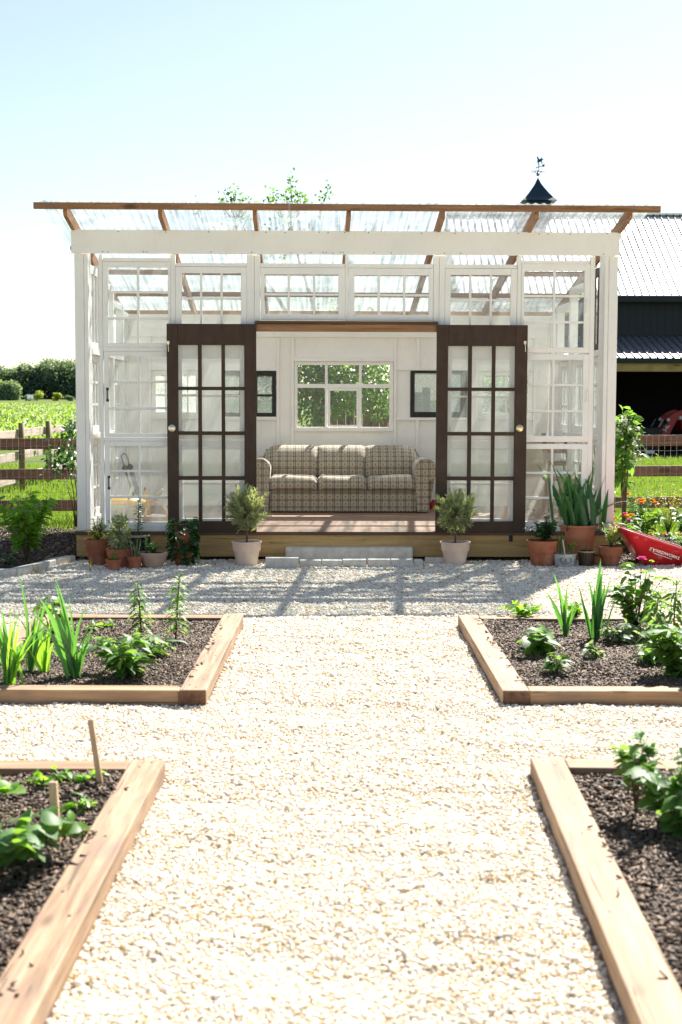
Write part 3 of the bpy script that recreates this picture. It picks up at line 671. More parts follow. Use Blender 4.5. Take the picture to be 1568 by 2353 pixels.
bsash('w4', [(1109, 1133), (1137, 1161), (1165, 1189), (1193, 1214)], [(862, 906), (910, 948)], glass='glass')
# side walls: studs, sills and stacked sashes
for s in (-1, 1):
    xo = XL if s < 0 else XR; xi = xo-s*.035
    xa, xb_ = sorted((xo-s*.012, xo-s*.10))
    MB().box(xa, xb_, .129, .36, FZ, under(.36)-.01).build('corner_board', M['white'], G, bevel=.003, seg=1)
    sy = [.36, 1.16, 2.02, 2.86, DEP-.10]
    for i, y in enumerate(sy): MB().box(xa, xb_, y+.0015, y+.088, FZ, under(y+.1)-.005).build('stud', M['white'], G, bevel=.003, seg=1)
    for i in range(len(sy)-1):
        y0, y1 = sy[i]+.09, sy[i+1]-.001
        for za, zb_ in ((FZ+.001, FZ+.09), (1.18, 1.235), (2.03, 2.09)): MB().box(xa-.005, xb_+.005, y0, y1, za, zb_).build('side_rail', M['white'], G, bevel=.003, seg=1)
        Mx = Matrix.Translation((xo-s*.05, 0, 0)) @ Matrix.Rotation(math.pi/2, 4, 'Z')
        n_ = 2 if i % 2 else 3
        for za, zb_, nr in ((FZ+.092, 1.178, 3), (1.237, 2.028, 3 if i % 2 == 0 else 1)):
            sash(y0+.002, y1-.002, za, zb_, split(y0+.07, y1-.07, n_, .03), split(za+.07, zb_-.06, nr, .022), -.018, .018, glass='hazy', Mx=Mx, name='window')
        if i == 0:
            zt = under(y1)-.06; fr = 'darkmetal' if s > 0 else 'oldwhite'
            sash(y0+.002, y1-.002, 2.092, zt, split(y0+.07, y1-.07, 3, .03), [(2.16, zt-.09)], -.018, .018, frame=fr, Mx=Mx, name='window')
        else:
            MB().box(xa, xb_, y0, y1, under(y1)-.085, under(y1)-.01).build('side_rail', M['white'], G)

# ------------------------------------------------------------------ foliage helpers
def unit(a): return a/np.maximum(np.linalg.norm(a, axis=-1, keepdims=True), 1e-9)
def leaf_arrays(P, D, ln, wd, droop=.25, fold=.18, r=rng, up=None):
    """P base (n,3), D direction (n,3); lanceolate folded leaves of 8 triangles"""
    n = len(P); D = unit(D); upv = np.tile([0, 0, 1.0], (n, 1)) if up is None else up
    S = np.cross(D, upv); bad = np.linalg.norm(S, axis=1) < .05; S[bad] = [1, 0, 0]
    ro = r.normal(0, .5, n)[:, None]; S = unit(S); N = unit(np.cross(S, D)); S, N = S*np.cos(ro)+N*np.sin(ro), N*np.cos(ro)-S*np.sin(ro)
    ln = np.broadcast_to(ln, n)[:, None]; wd = np.broadcast_to(wd, n)[:, None]; out = []
    down = np.array([0, 0, -1.0])
    def pt(t, w_, k): return P+D*ln*t+down*ln*droop*t*t+S*wd*w_*k+N*wd*fold*abs(k)*w_
    out = [pt(0, 0, 0), pt(.33, .5, -1), pt(.33, 0, 0), pt(.33, .5, 1), pt(.68, .40, -1), pt(.68, 0, 0), pt(.68, .40, 1), pt(1, 0, 0)]
    V = np.stack(out, 1).reshape(-1, 3)
    f = np.array([(0,2,1),(0,3,2),(1,2,5),(1,5,4),(2,3,6),(2,6,5),(4,5,7),(5,6,7)])
    return V, (f[None]+8*np.arange(n)[:, None, None]).reshape(-1, 3)
def round_leaf_arrays(P, D, ln, wd, droop=.35, r=rng):
    n = len(P); D = unit(D); S = np.cross(D, np.tile([0, 0, 1.0], (n, 1))); S = unit(S+1e-6); N = unit(np.cross(S, D))
    ro = r.normal(0, .35, n)[:, None]; S, N = S*np.cos(ro)+N*np.sin(ro), N*np.cos(ro)-S*np.sin(ro)
    ln = np.broadcast_to(ln, n)[:, None]; wd = np.broadcast_to(wd, n)[:, None]; dn = np.array([0, 0, -1.0])
    ts = [0, .12, .35, .62, .85, 1]; ws = [.0, .38, .5, .47, .30, .03]; rows = []
    for t, w_ in zip(ts, ws):
        wob = 1+r.normal(0, .06, (n, 1))
        c = P+D*ln*t+dn*ln*droop*t*t
        rows += [c-S*wd*w_*wob+N*wd*.16*w_, c, c+S*wd*w_*wob+N*wd*.16*w_]
    V = np.stack(rows, 1).reshape(-1, 3); f = []
    for i in range(5):
        for k in (0, 1):
            a = i*3+k; f += [(a, a+1, a+4), (a, a+4, a+3)]
    f = np.array(f); return V, (f[None]+18*np.arange(n)[:, None, None]).reshape(-1, 3)
def blade_arrays(P, az, lean, ln, wd, curl, r=rng, seg=7, twist=.3, tw0=math.pi/2):
    """sword leaves: start upright leaning by lean, bend outwards by curl"""
    n = len(P); rows = []; pos = P.astype(float).copy(); a = lean.copy(); tw = az+tw0+r.normal(0, twist, n)
    prof = [.55, .85, 1, 1, .9, .68, .36, .02]
    for i in range(seg+1):
        d = np.stack([np.sin(a)*np.cos(az), np.sin(a)*np.sin(az), np.cos(a)], 1); S = np.stack([np.cos(tw), np.sin(tw), np.zeros(n)], 1)
        S = unit(S-d*(S*d).sum(1, keepdims=True)); N = np.cross(S, d); wv = (wd*prof[i])[:, None]/2
        rows += [pos-S*wv+N*wv*.25, pos, pos+S*wv+N*wv*.25]
        pos = pos+d*(ln/seg)[:, None]; a = a+curl*(i+1)/seg
    V = np.stack(rows, 1).reshape(-1, 3); f = []
    for i in range(seg):
        for k in (0, 1):
            b = i*3+k; f += [(b, b+1, b+4), (b, b+4, b+3)]
    f = np.array(f); return V, (f[None]+(3*(seg+1))*np.arange(n)[:, None, None]).reshape(-1, 3)
def cat(*vf):
    V, F, o = [], [], 0
    for v, f in vf: V.append(v); F.append(f+o); o += len(v)
    return np.concatenate(V), np.concatenate(F)
def sphere_dirs(n, r=rng):
    v = r.normal(0, 1, (n, 3)); return unit(v)

def sword(parent, n, ln, wd, mat, spread=.05, lean=.22, curl=.12, seed=0, base=(0, 0, 0)):
    r = np.random.default_rng(seed); az = r.uniform(0, 6.283, n)
    P = np.stack([r.normal(0, spread, n), r.normal(0, spread*.8, n), np.zeros(n)], 1)+np.array(base)
    l = r.uniform(ln[0], ln[1], n)
    v, f = blade_arrays(P, az, np.abs(r.normal(lean, lean*.5, n)), l, r.uniform(wd*.75, wd*1.15, n), r.normal(curl, curl*.8, n), r, twist=.9, tw0=.5)
    return npmesh('foliage', v, f, M[mat], parent, True)
def whorl(parent, h, n, ll, lw, mat, stemmat='stem', seed=0, lean=(0, 0), base=(0, 0, 0), bare=.12, up=.25, droop=.5, rad=.006):
    r = np.random.default_rng(seed); t = np.linspace(bare, 1, n)**.9
    B = np.array(base, float); tip = np.array([lean[0], lean[1], h])
    P = B+t[:, None]*tip; az = np.arange(n)*2.4+r.normal(0, .25, n)
    D = np.stack([np.cos(az), np.sin(az), up+.9*(t > .9)], 1)
    size = np.interp(t, [0, .3, .8, 1], [.75, 1, .9, .55])
    v, f = leaf_arrays(P, D, ll*size*r.uniform(.85, 1.15, n), lw*size, droop, r=r)
    npmesh('foliage', v, f, M[mat], parent, True)
    MB().tube([tuple(B), tuple(B+tip*.5), tuple(B+tip)], [rad, rad*.85, rad*.5], 6).build('stem', M[stemmat], parent, True)
def bushy(parent, R, h, n, ll, lw, mat, seed=0, stems=6, droop=.3, base=(0, 0, 0), stemmat='stem', low=.15, rnd=False, rad=.005, name='foliage'):
    r = np.random.default_rng(seed); B = np.array(base, float); m = MB(); Ps, Ds = [], []
    for k in range(stems):
        az = r.uniform(0, 6.283); q = R*math.sqrt(r.uniform(.02, 1))*.75; hh = h*r.uniform(.65, 1)*(1-.35*(q/R)**2)
        tip = np.array([q*math.cos(az), q*math.sin(az), hh]); mid = tip*np.array([.35, .35, .55])
        m.tube([tuple(B), tuple(B+mid), tuple(B+tip)], [rad, rad*.8, rad*.35], 5)
        c = n//stems; t = r.uniform(low, 1, c)**.8
        p = B+np.where(t[:, None] < .5, mid*t[:, None]*2, mid+(tip-mid)*(t[:, None]*2-1))
        a2 = r.uniform(0, 6.283, c); out = np.stack([np.cos(a2)+.5*math.cos(az), np.sin(a2)+.5*math.sin(az), r.uniform(-.1, .9, c)], 1)
        Ps.append(p); Ds.append(out)
    P, D = np.concatenate(Ps), np.concatenate(Ds); k = len(P)
    fn = round_leaf_arrays if rnd else leaf_arrays
    v, f = fn(P, D, ll*r.uniform(.6, 1.15, k), lw*r.uniform(.7, 1.1, k), droop, r=r)
    npmesh(name, v, f, M[mat], parent, True); m.build('stems' if stems > 1 else 'stem', M[stemmat], parent, True)
def needleball(parent, c, R, n, mat, seed=0, ll=.045, lw=.007, twigs=90):
    r = np.random.default_rng(seed); Ps, Ds = [], []; m = MB(); c = np.array(c)
    for k in range(twigs):
        d = sphere_dirs(1, r)[0]; d[2] = d[2]*.9+.38; d = d/np.linalg.norm(d); q = R*r.uniform(.55, 1.2)
        q *= (1.12 if d[2] > .55 else 1)
        s = c+d*R*.15; e = c+d*q+np.array([0, 0, q*.22])
        m.tube([tuple(s), tuple(e)], [.0022, .001], 4)
        k2 = n//twigs; t = r.uniform(.1, 1, k2)**.7
        Ps.append(s+(e-s)*t[:, None]); dd = sphere_dirs(k2, r)*.7+d*.7+np.array([0, 0, .45]); Ds.append(dd)
    P, D = np.concatenate(Ps), np.concatenate(Ds)
    v, f = leaf_arrays(P, D, ll*r.uniform(.6, 1.2, len(P)), lw, 0, r=r)
    npmesh('foliage', v, f, M[mat], parent, True); m.build('twigs', M['woodstem'], parent)
def flower(parent, c, r0, mat, n=14, seed=0, name='flower'):
    r = np.random.default_rng(seed); az = np.linspace(0, 6.283*2, n); P = np.tile(np.array(c, float), (n, 1)); D = np.stack([np.cos(az), np.sin(az), np.linspace(.1, 1.6, n)], 1)
    v, f = leaf_arrays(P, D, r0*np.linspace(1, .7, n), r0*.55, .1, r=r); return npmesh(name, v, f, M[mat], parent, True)

# ------------------------------------------------------------------ plants in the beds
BZ0 = .055
def bedplant(name, label, cat_, px_, py_, group=None):
    p = gz(px_, py_, BZ0); return thing(name, label, cat_, p, 0, group)
def Ht(px_, y0, y1):      # height between two photo rows at the depth of the lower one
    p = gz(px_, y1, BZ0); return at(px_, y0, p.y).z-BZ0
def ln_of(px0, y0, px1, y1): return (at(px0, y0, gz(px1, y1, BZ0).y)-gz(px1, y1, BZ0)).length
# left far bed
G1 = 'sword leaved plants in the left bed'
def blades(t, spec, base_px, mat='iris', w_=.03, seed=0):
    """explicit blades: tip positions in the photo"""
    bx, by = base_px; b = gz(bx, by, BZ0); r = np.random.default_rng(seed)
    P, az, le, l, cu, wd = [], [], [], [], [], []
    for (tx, ty, ww, cc) in spec:
        tip = at(tx, ty, b.y)-b; dy = r.uniform(-.05, .05); L_ = math.hypot(tip.x, tip.z); ang = math.atan2(tip.x, tip.z)
        P.append((r.normal(0, .008), r.normal(0, .012), 0)); az.append(0 if ang >= 0 else math.pi)
        le.append(max(0, abs(ang)-cc*.9)); l.append(L_*1.02); cu.append(cc*.7+.02); wd.append(ww*.82)
    v, f = blade_arrays(np.array(P), np.array(az)+r.normal(0, .25, len(P)), np.array(le), np.array(l), np.array(wd), np.array(cu), r, twist=.45, tw0=0)
    return npmesh('foliage', v, f, M[mat], t, True)
t = bedplant('iris_plant', 'dense clump of bright sword leaves at the left edge of the left bed', 'plant', 20, 1578, G1)
blades(t, [(-5, 1460, .035, .05), (2, 1400, .04, .0), (22, 1440, .045, .03), (45, 1395, .02, .1), (60, 1470, .045, .1), (70, 1490, .03, .2), (-30, 1420, .04, .2), (-60, 1470, .04, .3), (30, 1500, .05, .0), (12, 1480, .045, .0), (110, 1440, .04, .25), (-20, 1390, .04, .05)], (20, 1578), 'iris', seed=1); sword(t, 14, (.25, .48), .018, 'leafbright', .05, .2, .12, 401)
t = bedplant('iris_plant', 'tall thin yellow tipped sword plant, second from left in the left bed', 'plant', 70, 1548, G1)
blades(t, [(62, 1318, .022, .1), (20, 1382, .012, .5), (100, 1450, .03, .1), (108, 1372, .032, .02), (138, 1390, .014, .1), (80, 1400, .03, 0), (95, 1390, .025, .05), (75, 1420, .03, .0)], (70, 1548), 'iris', seed=2); sword(t, 8, (.25, .45), .014, 'iris', .025, .15, .12, 402)
t = bedplant('iris_plant', 'short bright green sword plant between two taller ones in the left bed', 'plant', 103, 1550, G1)
blades(t, [(92, 1440, .045, .03), (118, 1445, .035, .05), (128, 1472, .03, .15), (100, 1460, .04, 0), (116, 1430, .03, 0)], (103, 1550), 'leafbright', seed=3); sword(t, 5, (.15, .28), .015, 'leafbright', .02, .2, .1, 403)
t = bedplant('iris_plant', 'largest grey green sword plant with fanned leaves in the left bed', 'plant', 172, 1558, G1)
blades(t, [(126, 1325, .022, .1), (100, 1372, .05, .12), (118, 1375, .04, .08), (158, 1365, .016, .02), (202, 1388, .035, .2), (96, 1450, .025, .3), (110, 1490, .04, .3), (183, 1495, .035, .06), (162, 1480, .03, .0), (185, 1515, .03, .05), (140, 1400, .05, .05), (128, 1340, .03, .05), (150, 1430, .045, .0)], (172, 1558), 'iris', w_=.04, seed=4); sword(t, 12, (.22, .48), .02, 'iris', .035, .25, .14, 404)
GL = 'young lilies in the left bed'
for lab, bx, by, ty, sd in (('lily stem with whorled leaves further from the timber corner', 326, 1470, 1342, 5), ('lily stem with whorled leaves nearest the right timber of the left bed', 403, 1482, 1322, 6)):
    t = bedplant('lily_plant', lab, 'plant', bx, by, GL); h = Ht(bx, ty, by)
    whorl(t, h, 64, .105, .022, 'leaf', 'redstem', sd, ((.03 if sd == 6 else -.02), 0), bare=.16, droop=.75, up=.35)
t = bedplant('leafy_plant', 'bushy dahlia plant at the front of the left bed', 'plant', 295, 1555)
bushy(t, .30, Ht(295, 1452, 1555)*1.05, 200, .11, .05, 'leaf', 7, 11, .4, low=.03)
t = bedplant('leafy_plant', 'low grey leaved plant beside the bushy dahlia', 'plant', 360, 1512)
bushy(t, .17, .16, 80, .10, .035, 'leafgrey', 8, 6, .4, low=.1)
t = bedplant('leafy_plant', 'red stemmed sparse plant behind the sword leaves', 'plant', 118, 1470)
bushy(t, .12, .33, 46, .085, .05, 'leaf', 9, 4, .3, stemmat='redstem')
for lab, x, y, sd in (('tiny yellow green seedling left of the first lily', 256, 1448, 31), ('pale seedling behind the largest sword plant', 215, 1452, 32), ('small pale rosette close to the largest sword plant', 190, 1500, 33)):
    t = bedplant('seedling', lab, 'plant', x, y); bushy(t, .08, .05, 18, .07, .03, 'leafbright' if sd == 31 else 'leafgrey', sd, 3, .3)
# right far bed
G2 = 'sword leaved plants in the right bed'
t = bedplant('iris_plant', 'fan of three green sword leaves, left one in the right bed', 'plant', 1300, 1462, G2)
blades(t, [(1262, 1362, .04, .06), (1276, 1318, .045, .03), (1310, 1345, .035, .0), (1330, 1385, .03, .1), (1295, 1400, .04, 0), (1340, 1378, .012, .1), (1303, 1380, .03, 0)], (1305, 1462), 'iris', seed=12); sword(t, 6, (.2, .36), .016, 'iris', .02, .2, .1, 405)
t = bedplant('iris_plant', 'taller dark fan of sword leaves, right one in the right bed', 'plant', 1370, 1472, G2)
blades(t, [(1344, 1372, .035, .05), (1352, 1330, .03, .05), (1378, 1287, .05, .0), (1382, 1310, .05, .02), (1402, 1330, .02, .05), (1400, 1360, .03, .1), (1372, 1350, .05, 0), (1386, 1340, .04, 0), (1365, 1400, .04, 0), (1390, 1395, .035, .02)], (1372, 1474), 'irisdark', seed=13); sword(t, 8, (.2, .42), .018, 'irisdark', .03, .2, .1, 406)
t = bedplant('leafy_plant', 'bright low leafy clump with broad leaves left in the right bed', 'plant', 1235, 1500)
bushy(t, .20, .17, 60, .13, .07, 'leaf', 14, 6, .35, low=.1, rnd=True)
t = bedplant('herb_plant', 'wide mat of bright frilly leaves along the back timber of the right bed', 'plant', 1205, 1420)
bushy(t, .26, .10, 240, .06, .028, 'leafbright', 15, 14, .2, low=.2)
t = bedplant('herb_plant', 'yellow green frilly herb behind the left iris fan', 'plant', 1325, 1425)
bushy(t, .12, .15, 140, .045, .022, 'leafbright', 16, 8, .2)
for lab, x, y, sd, R0 in (('small low plant in front of the left iris fan', 1281, 1548, 17, .10), ('small grey green plant in front of the dark iris fan', 1373, 1522, 18, .12)):
    t = bedplant('seedling', lab, 'plant', x, y); bushy(t, R0, .12, 44, .08, .035, 'leaf' if sd == 17 else 'leafgrey', sd, 5, .4)
t = bedplant('leafy_plant', 'low spreading foliage between the magenta dahlia and the dark iris fan', 'plant', 1430, 1478)
bushy(t, .17, .13, 70, .09, .04, 'leafgrey', 407, 7, .4, low=.05)
t = bedplant('leafy_plant', 'low green foliage in front of the shorter lily of the right bed', 'plant', 1500, 1530)
bushy(t, .18, .14, 70, .10, .05, 'leaf', 408, 7, .4, low=.05)
t = bedplant('dahlia_plant', 'dahlia with tall red stems and a magenta bloom', 'plant', 1462, 1452)
bushy(t, .26, .46, 180, .10, .055, 'leaf', 19, 12, .3, stemmat='redstem', low=.06, rnd=True)
for (x, y, k, pm) in ((1475, 1286, 1, 'pink'), (1447, 1300, 2, 'leafbright'), (1497, 1290, 3, 'leafbright')):
    b = t.location; e = at(x, y, b.y+.02*k)-b
    MB().tube([(.02*(k-2), 0, 0), (e.x*.6, 0, e.z*.5), tuple(e)], [.005, .004, .003], 5).build('flower_stem', M['redstem'], t, True)
    flower(t, tuple(e), .045 if k == 1 else .022, pm, 26 if k == 1 else 12, k, 'flower' if k == 1 else 'flower_bud')
GL2 = 'lilies at the right of the right bed'
for lab, bx, by, ty, sd in (('shorter dense lily in the right bed, nearer the magenta dahlia', 1503, 1500, 1362, 20), ('taller lily at the right edge of the right bed', 1545, 1488, 1335, 21)):
    t = bedplant('lily_plant', lab, 'plant', bx, by, GL2)
    whorl(t, Ht(bx, ty, by), 70, .13, .026, 'leaf', 'redstem', sd, (.02, 0), bare=.15, droop=.7)
t = bedplant('leafy_plant', 'large broad leaved dahlia at the right front of the right bed', 'plant', 1562, 1560)
bushy(t, .26, .40, 200, .12, .065, 'leaf', 22, 8, .35, low=.05, rnd=True)
# left near bed
t = bedplant('squash_plant', 'squash plant with large round leaves in the left foreground bed', 'plant', 50, 1990)
bushy(t, .27, .16, 95, .085, .075, 'leaf', 23, 16, .5, low=.5, rnd=True, rad=.006)
t = bedplant('squash_plant', 'small round leaved squash at the left border behind the larger squash', 'plant', -30, 1880)
bushy(t, .15, .15, 16, .10, .09, 'leafbright', 24, 5, .4, low=.6, rnd=True)
for lab, x, y, sd in (('spinach seedling below the taller stake', 186, 1865, 25), ('spinach seedling against the back timber beside the taller stake', 205, 1810, 26), ('spinach seedling against the back timber, left of the others', 100, 1812, 27), ('tiny plant right of the shorter stake', 155, 1920, 28), ('pair of spinach leaves by the back timber, between two seedlings', 140, 1803, 29)):
    t = bedplant('seedling', lab, 'plant', x, y); bushy(t, .06, .07, 16, .075, .03, 'leafbright', sd, 4, .35, low=.1)
GS = 'wooden garden stakes'
for lab, b, tp, w_ in (('taller thin wooden stake leaning left by the back timber', (236, 1815), (205, 1657), .022), ('shorter wooden stake in front, beside the squash', (133, 1945), (118, 1802), .028)):
    p = gz(*b, BZ0); q = at(*tp, p.y)-p; q.y = .03
    t = thing('garden_stake', lab, 'stake', p, 0, GS); m = MB(); m.bar((0, 0, -.04), q, w_, w_*.8, (0, 1, 0)); m.build('stick', M['stake'], t, bevel=.002, seg=1)
# right near bed
t = bedplant('dahlia_plant', 'dark leafy dahlia with red stems in the right foreground bed', 'plant', 1535, 1890)
bushy(t, .30, .34, 200, .085, .048, 'leaf', 41, 9, .3, low=.08, stemmat='redstem', rnd=True)
bushy(t, .14, .34, 60, .075, .04, 'leaf', 42, 4, .3, (-.09, .12, 0), 'redstem', .3, True); bushy(t, .24, .24, 130, .08, .045, 'leaf', 43, 8, .4, (.02, -.16, 0), 'redstem', .05, True)

# ------------------------------------------------------------------ pots
def pot(name, label, cx, yr, yb, hw, bw, mat, style='flower', group='pots by the greenhouse', sy=1.0, soil=True, saucer=False):
    p = gz(cx, yb, .012); s = FPX/p.y; R0, r0 = hw/s, bw/s; h = at(cx, yr, p.y).z-.012
    p.y += R0*.5
    t = thing(name, label, 'potted plant', p, 0, group); th = max(.006, R0*.06)
    if style == 'flower':
        bz = h*.76; k = r0+(R0*.92-r0)*.76
        prof = [(.0001, 0), (r0, 0), (k, bz), (R0*.97, bz+.002), (R0, h), (R0-th, h), (R0-th*1.2, h*.55), (.0001, h*.55)]
    elif style == 'plain':
        prof = [(.0001, 0), (r0, 0), (R0*.94, h*.93), (R0, h*.94), (R0, h), (R0-th, h), (R0-th*1.5, h*.6), (.0001, h*.6)]
    elif style == 'bowl':
        prof = [(.0001, 0), (r0, 0), (r0*1.02, h*.1), (R0*.86, h*.45), (R0*.97, h*.8), (R0, h*.86), (R0, h), (R0-th, h), (R0*.85, h*.55), (.0001, h*.5)]
    elif style == 'round':
        prof = [(.0001, 0), (r0, 0), (R0*.95, h*.5), (R0*.98, h*.9), (R0, h*.93), (R0, h), (R0-th, h), (R0*.9, h*.6), (.0001, h*.6)]
    po = MB().lathe(prof, 40, sy=sy).build('pot', M[mat], t, True)
    bv = po.modifiers.new('edge', 'EDGE_SPLIT'); bv.split_angle = R_(40)
    if saucer: MB().lathe([(.0001, -.006), (R0*.95, -.006), (R0*1.12, .022), (R0*1.05, .022), (R0*.9, .004), (.0001, .004)], 32).build('saucer', M[mat], t, True)
    if soil: 
        m = MB(); n = 24; zs_ = h*.9
        for i in range(4): m.pts([(R0*.93*i/3*math.cos(2*math.pi*k/n), sy*R0*.93*i/3*math.sin(2*math.pi*k/n), zs_+random.uniform(-.006, .010)*(i < 3)) for k in range(n)])
        m.f = [(i*n+k, i*n+(k+1) % n, (i+1)*n+(k+1) % n, (i+1)*n+k) for i in range(3) for k in range(n)]; m.build('soil', M['soil'], t)
    return t, R0, h, p
# left group
t, R0, h, p = pot('potted_plant', 'large aged terracotta pot of yellowing flowers at the left corner', 224, 1240, 1300, 32, 21, 'terradark')
bushy(t, R0*.95, .24, 260, .05, .015, 'leafgrey', 51, 14, .3, (0, 0, h*.9), 'stem'); bushy(t, R0*1.15, .15, 90, .055, .022, 'yellowleaf', 52, 8, .9, (0, 0, h*.95), 'stem', name='spent_flowers')
t, R0, h, p = pot('potted_plant', 'terracotta pot holding a dense variegated bush', 273, 1262, 1304, 32, 22, 'terra', 'plain', saucer=True)
r = np.random.default_rng(53); d = sphere_dirs(520, r); P = d*np.array([.105, .105, .165])*r.uniform(.35, 1, (520, 1))+np.array([0, 0, h+.155])
v, f = leaf_arrays(P, d+np.array([0, 0, .5]), .045, .024, .3, r=r); npmesh('foliage', v, f, M['variegated'], t, True)
MB().tube([(0, 0, h*.8), (0, 0, h+.25)], .008, 6).build('stem', M['woodstem'], t)
t, R0, h, p = pot('potted_plant', 'smallest terracotta pot of a seedling in front at the left', 260, 1286, 1311, 18.5, 13, 'terra')
bushy(t, .06, .09, 22, .045, .025, 'leafbright', 54, 3, .2, (0, 0, h*.9), rnd=True)
t, R0, h, p = pot('potted_plant', 'small terracotta pot with grassy shoots standing on a saucer', 309, 1279, 1308, 18, 13, 'terra', saucer=True)
sword(t, 14, (.10, .30), .006, 'leafgrey', .02, .12, .08, 55, (0, 0, h*.9))
t, R0, h, p = pot('potted_plant', 'dark green glazed pot with a tall lily', 315, 1230, 1289, 30, 22, 'greenpot', 'round')
MB().lathe([(R0*.998, h*.93), (R0*1.03, h*.95), (R0*1.03, h*1.01), (R0*.94, h*1.01)], 40).build('rim', M['bandtan'], t, True)
whorl(t, .40, 64, .085, .017, 'leafdark', 'stem', 56, (.02, 0), (0, -.02, h*.8), bare=.15, droop=.45, up=.5)
t, R0, h, p = pot('potted_plant', 'wide tan clay bowl of green herbs', 350, 1270, 1306, 34.5, 22, 'tanpot', 'bowl')
bushy(t, R0*.85, .12, 260, .03, .015, 'leaf', 57, 14, .3, (0, 0, h*.85)); bushy(t, .07, .20, 90, .03, .009, 'leaf', 58, 6, .3, (-.06, 0, h*.85), name='taller_herb')
t, R0, h, p = pot('potted_plant', 'terracotta strawberry pot overflowing with dark strawberry leaves', 420, 1222, 1300, 19, 18, 'terra', 'round')
r = np.random.default_rng(59); n = 240; az = r.uniform(0, 6.283, n); zz = r.uniform(.04, h+.10, n); q = R0*r.uniform(.8, 1.5, n)
P = np.stack([np.cos(az)*R0*.7, np.sin(az)*R0*.7, zz], 1); D = np.stack([np.cos(az), np.sin(az), r.uniform(-.3, .8, n)], 1)
v, f = round_leaf_arrays(P+unit(D)*.045, D, .07, .062, .5, r); npmesh('foliage', v, f, M['leafdark'], t, True)
for k in range(3): MB().ball((R0*1.25*math.cos(k*1.2-2.3), R0*1.25*math.sin(k*1.2-2.3), h*(.55+.2*k)), .013).build('strawberry', M['terraorange'], t, True)
# the two topiary pots
for lab, cx, yr, yb, by, sd in (('pale pink pot with a round rosemary ball, left of the step', 566, 1245, 1298, 1178, 61), ('pale pink pot with a round rosemary ball, right of the step', 1047.5, 1246, 1297, 1180, 62)):
    t, R0, h, p = pot('potted_plant', lab, cx, yr, yb, 35.5, 24, 'pinkpot', 'plain', 'pale pots with rosemary balls')
    bz = at(cx, by, p.y).z-.012
    MB().tube([(0, 0, h*.85), (.004, .004, (h+bz)/2), (0, 0, bz)], [.009, .008, .006], 7).build('stem', M['woodstem'], t, True)
    needleball(t, (.01, 0, bz-.03), .185, 7000, 'lav', sd, .05, .008, 120)
# right group
t, R0, h, p = pot('potted_plant', 'very large orange pot of tall sword leaves beside the right corner post', 1331, 1207, 1288, 45.5, 33, 'terraorange', 'plain')
sword(t, 50, (.42, .74), .06, 'irisdark', R0*.42, .17, .07, 63, (0, 0, h*.85)); sword(t, 9, (.45, .6), .045, 'iris', R0*.4, .55, .22, 64, (0, 0, h*.85))
t, R0, h, p = pot('potted_plant', 'terracotta pot with a dark leafy shrub, right of the door', 1250, 1243, 1300, 38, 27, 'terra')
bushy(t, .20, .22, 210, .075, .038, 'leafdark', 65, 10, .3, (0, 0, h*.9), 'redstem'); bushy(t, .06, .36, 50, .06, .032, 'leafdark', 66, 2, .3, (.02, 0, h*.9), 'redstem', .3, name='tall_shoot')
t, R0, h, p = pot('potted_plant', 'oval galvanised planter with an embossed crest', 1300, 1274, 1302, 28, 23, 'galv', 'plain', sy=.62)
ang = math.atan2(.62*0-0, 1)
m = MB(Matrix.Translation((0, -R0*.62*.905, h*.52)) @ Matrix.Rotation(math.pi/2-.18, 4, 'X'))
for rr, wd_ in ((.058, .003), (.048, .002)): m.lathe([(rr-wd_, .002), (rr, .0045), (rr+wd_, .002)], 36, sy=.62)
m.ball((0, 0, .001), .012); m.tube([(-.03, -.008, .003), (0, -.02, .003), (.03, -.008, .003)], .0025, 5); m.tube([(-.03, .01, .003), (0, .022, .003), (.03, .01, .003)], .0025, 5)
m.build('crest', M['grey'], t)
bushy(t, .06, .22, 60, .04, .024, 'leaf', 67, 3, .3, (-.045, 0, h*.9)); bushy(t, .05, .15, 50, .035, .024, 'leafbright', 68, 3, .3, (.065, 0, h*.9), name='mint')
MB().bar((0, -.03, h*.8), (-.03, -.05, h+.14), .012, .003).build('plant_tag', M['whitedecal'], t)
t, R0, h, p = pot('potted_plant', 'dark stained wooden barrel with a pale rim', 1349, 1267, 1301, 20, 16.5, 'barrel', 'plain')
MB().lathe([(R0*.97, h*.93), (R0*1.05, h*.94), (R0*1.05, h*1.02), (R0*.9, h*1.02)], 32).build('rim', M['rope'], t, True)
m = MB()
for k in range(18):
    a = 2*math.pi*k/18; m.bar((R0*.825*math.cos(a), R0*.825*math.sin(a), .004), (R0*.965*math.cos(a), R0*.965*math.sin(a), h*.92), .004, .004)
m.build('stave_joints', M['black'], t); whorl(t, .08, 14, .03, .012, 'leaf', 'stem', 69, base=(0, 0, h*.85))
t, R0, h, p = pot('potted_plant', 'small terracotta pot half hidden behind the dark barrel', 1372, 1277, 1298, 15, 11, 'terra'); bushy(t, .04, .04, 10, .03, .015, 'leaf', 70, 2, .2, (0, 0, h*.9))
t, R0, h, p = pot('potted_plant', 'brown terracotta pot of ferny yellow green foliage beside the barrow', 1406, 1256, 1301, 29, 18, 'terradark')
bushy(t, .14, .27, 420, .035, .007, 'yellowleaf', 71, 12, .2, (0, 0, h*.9)); bushy(t, .13, .24, 260, .035, .008, 'leafbright', 72, 9, .2, (0, 0, h*.9), name='green_foliage')

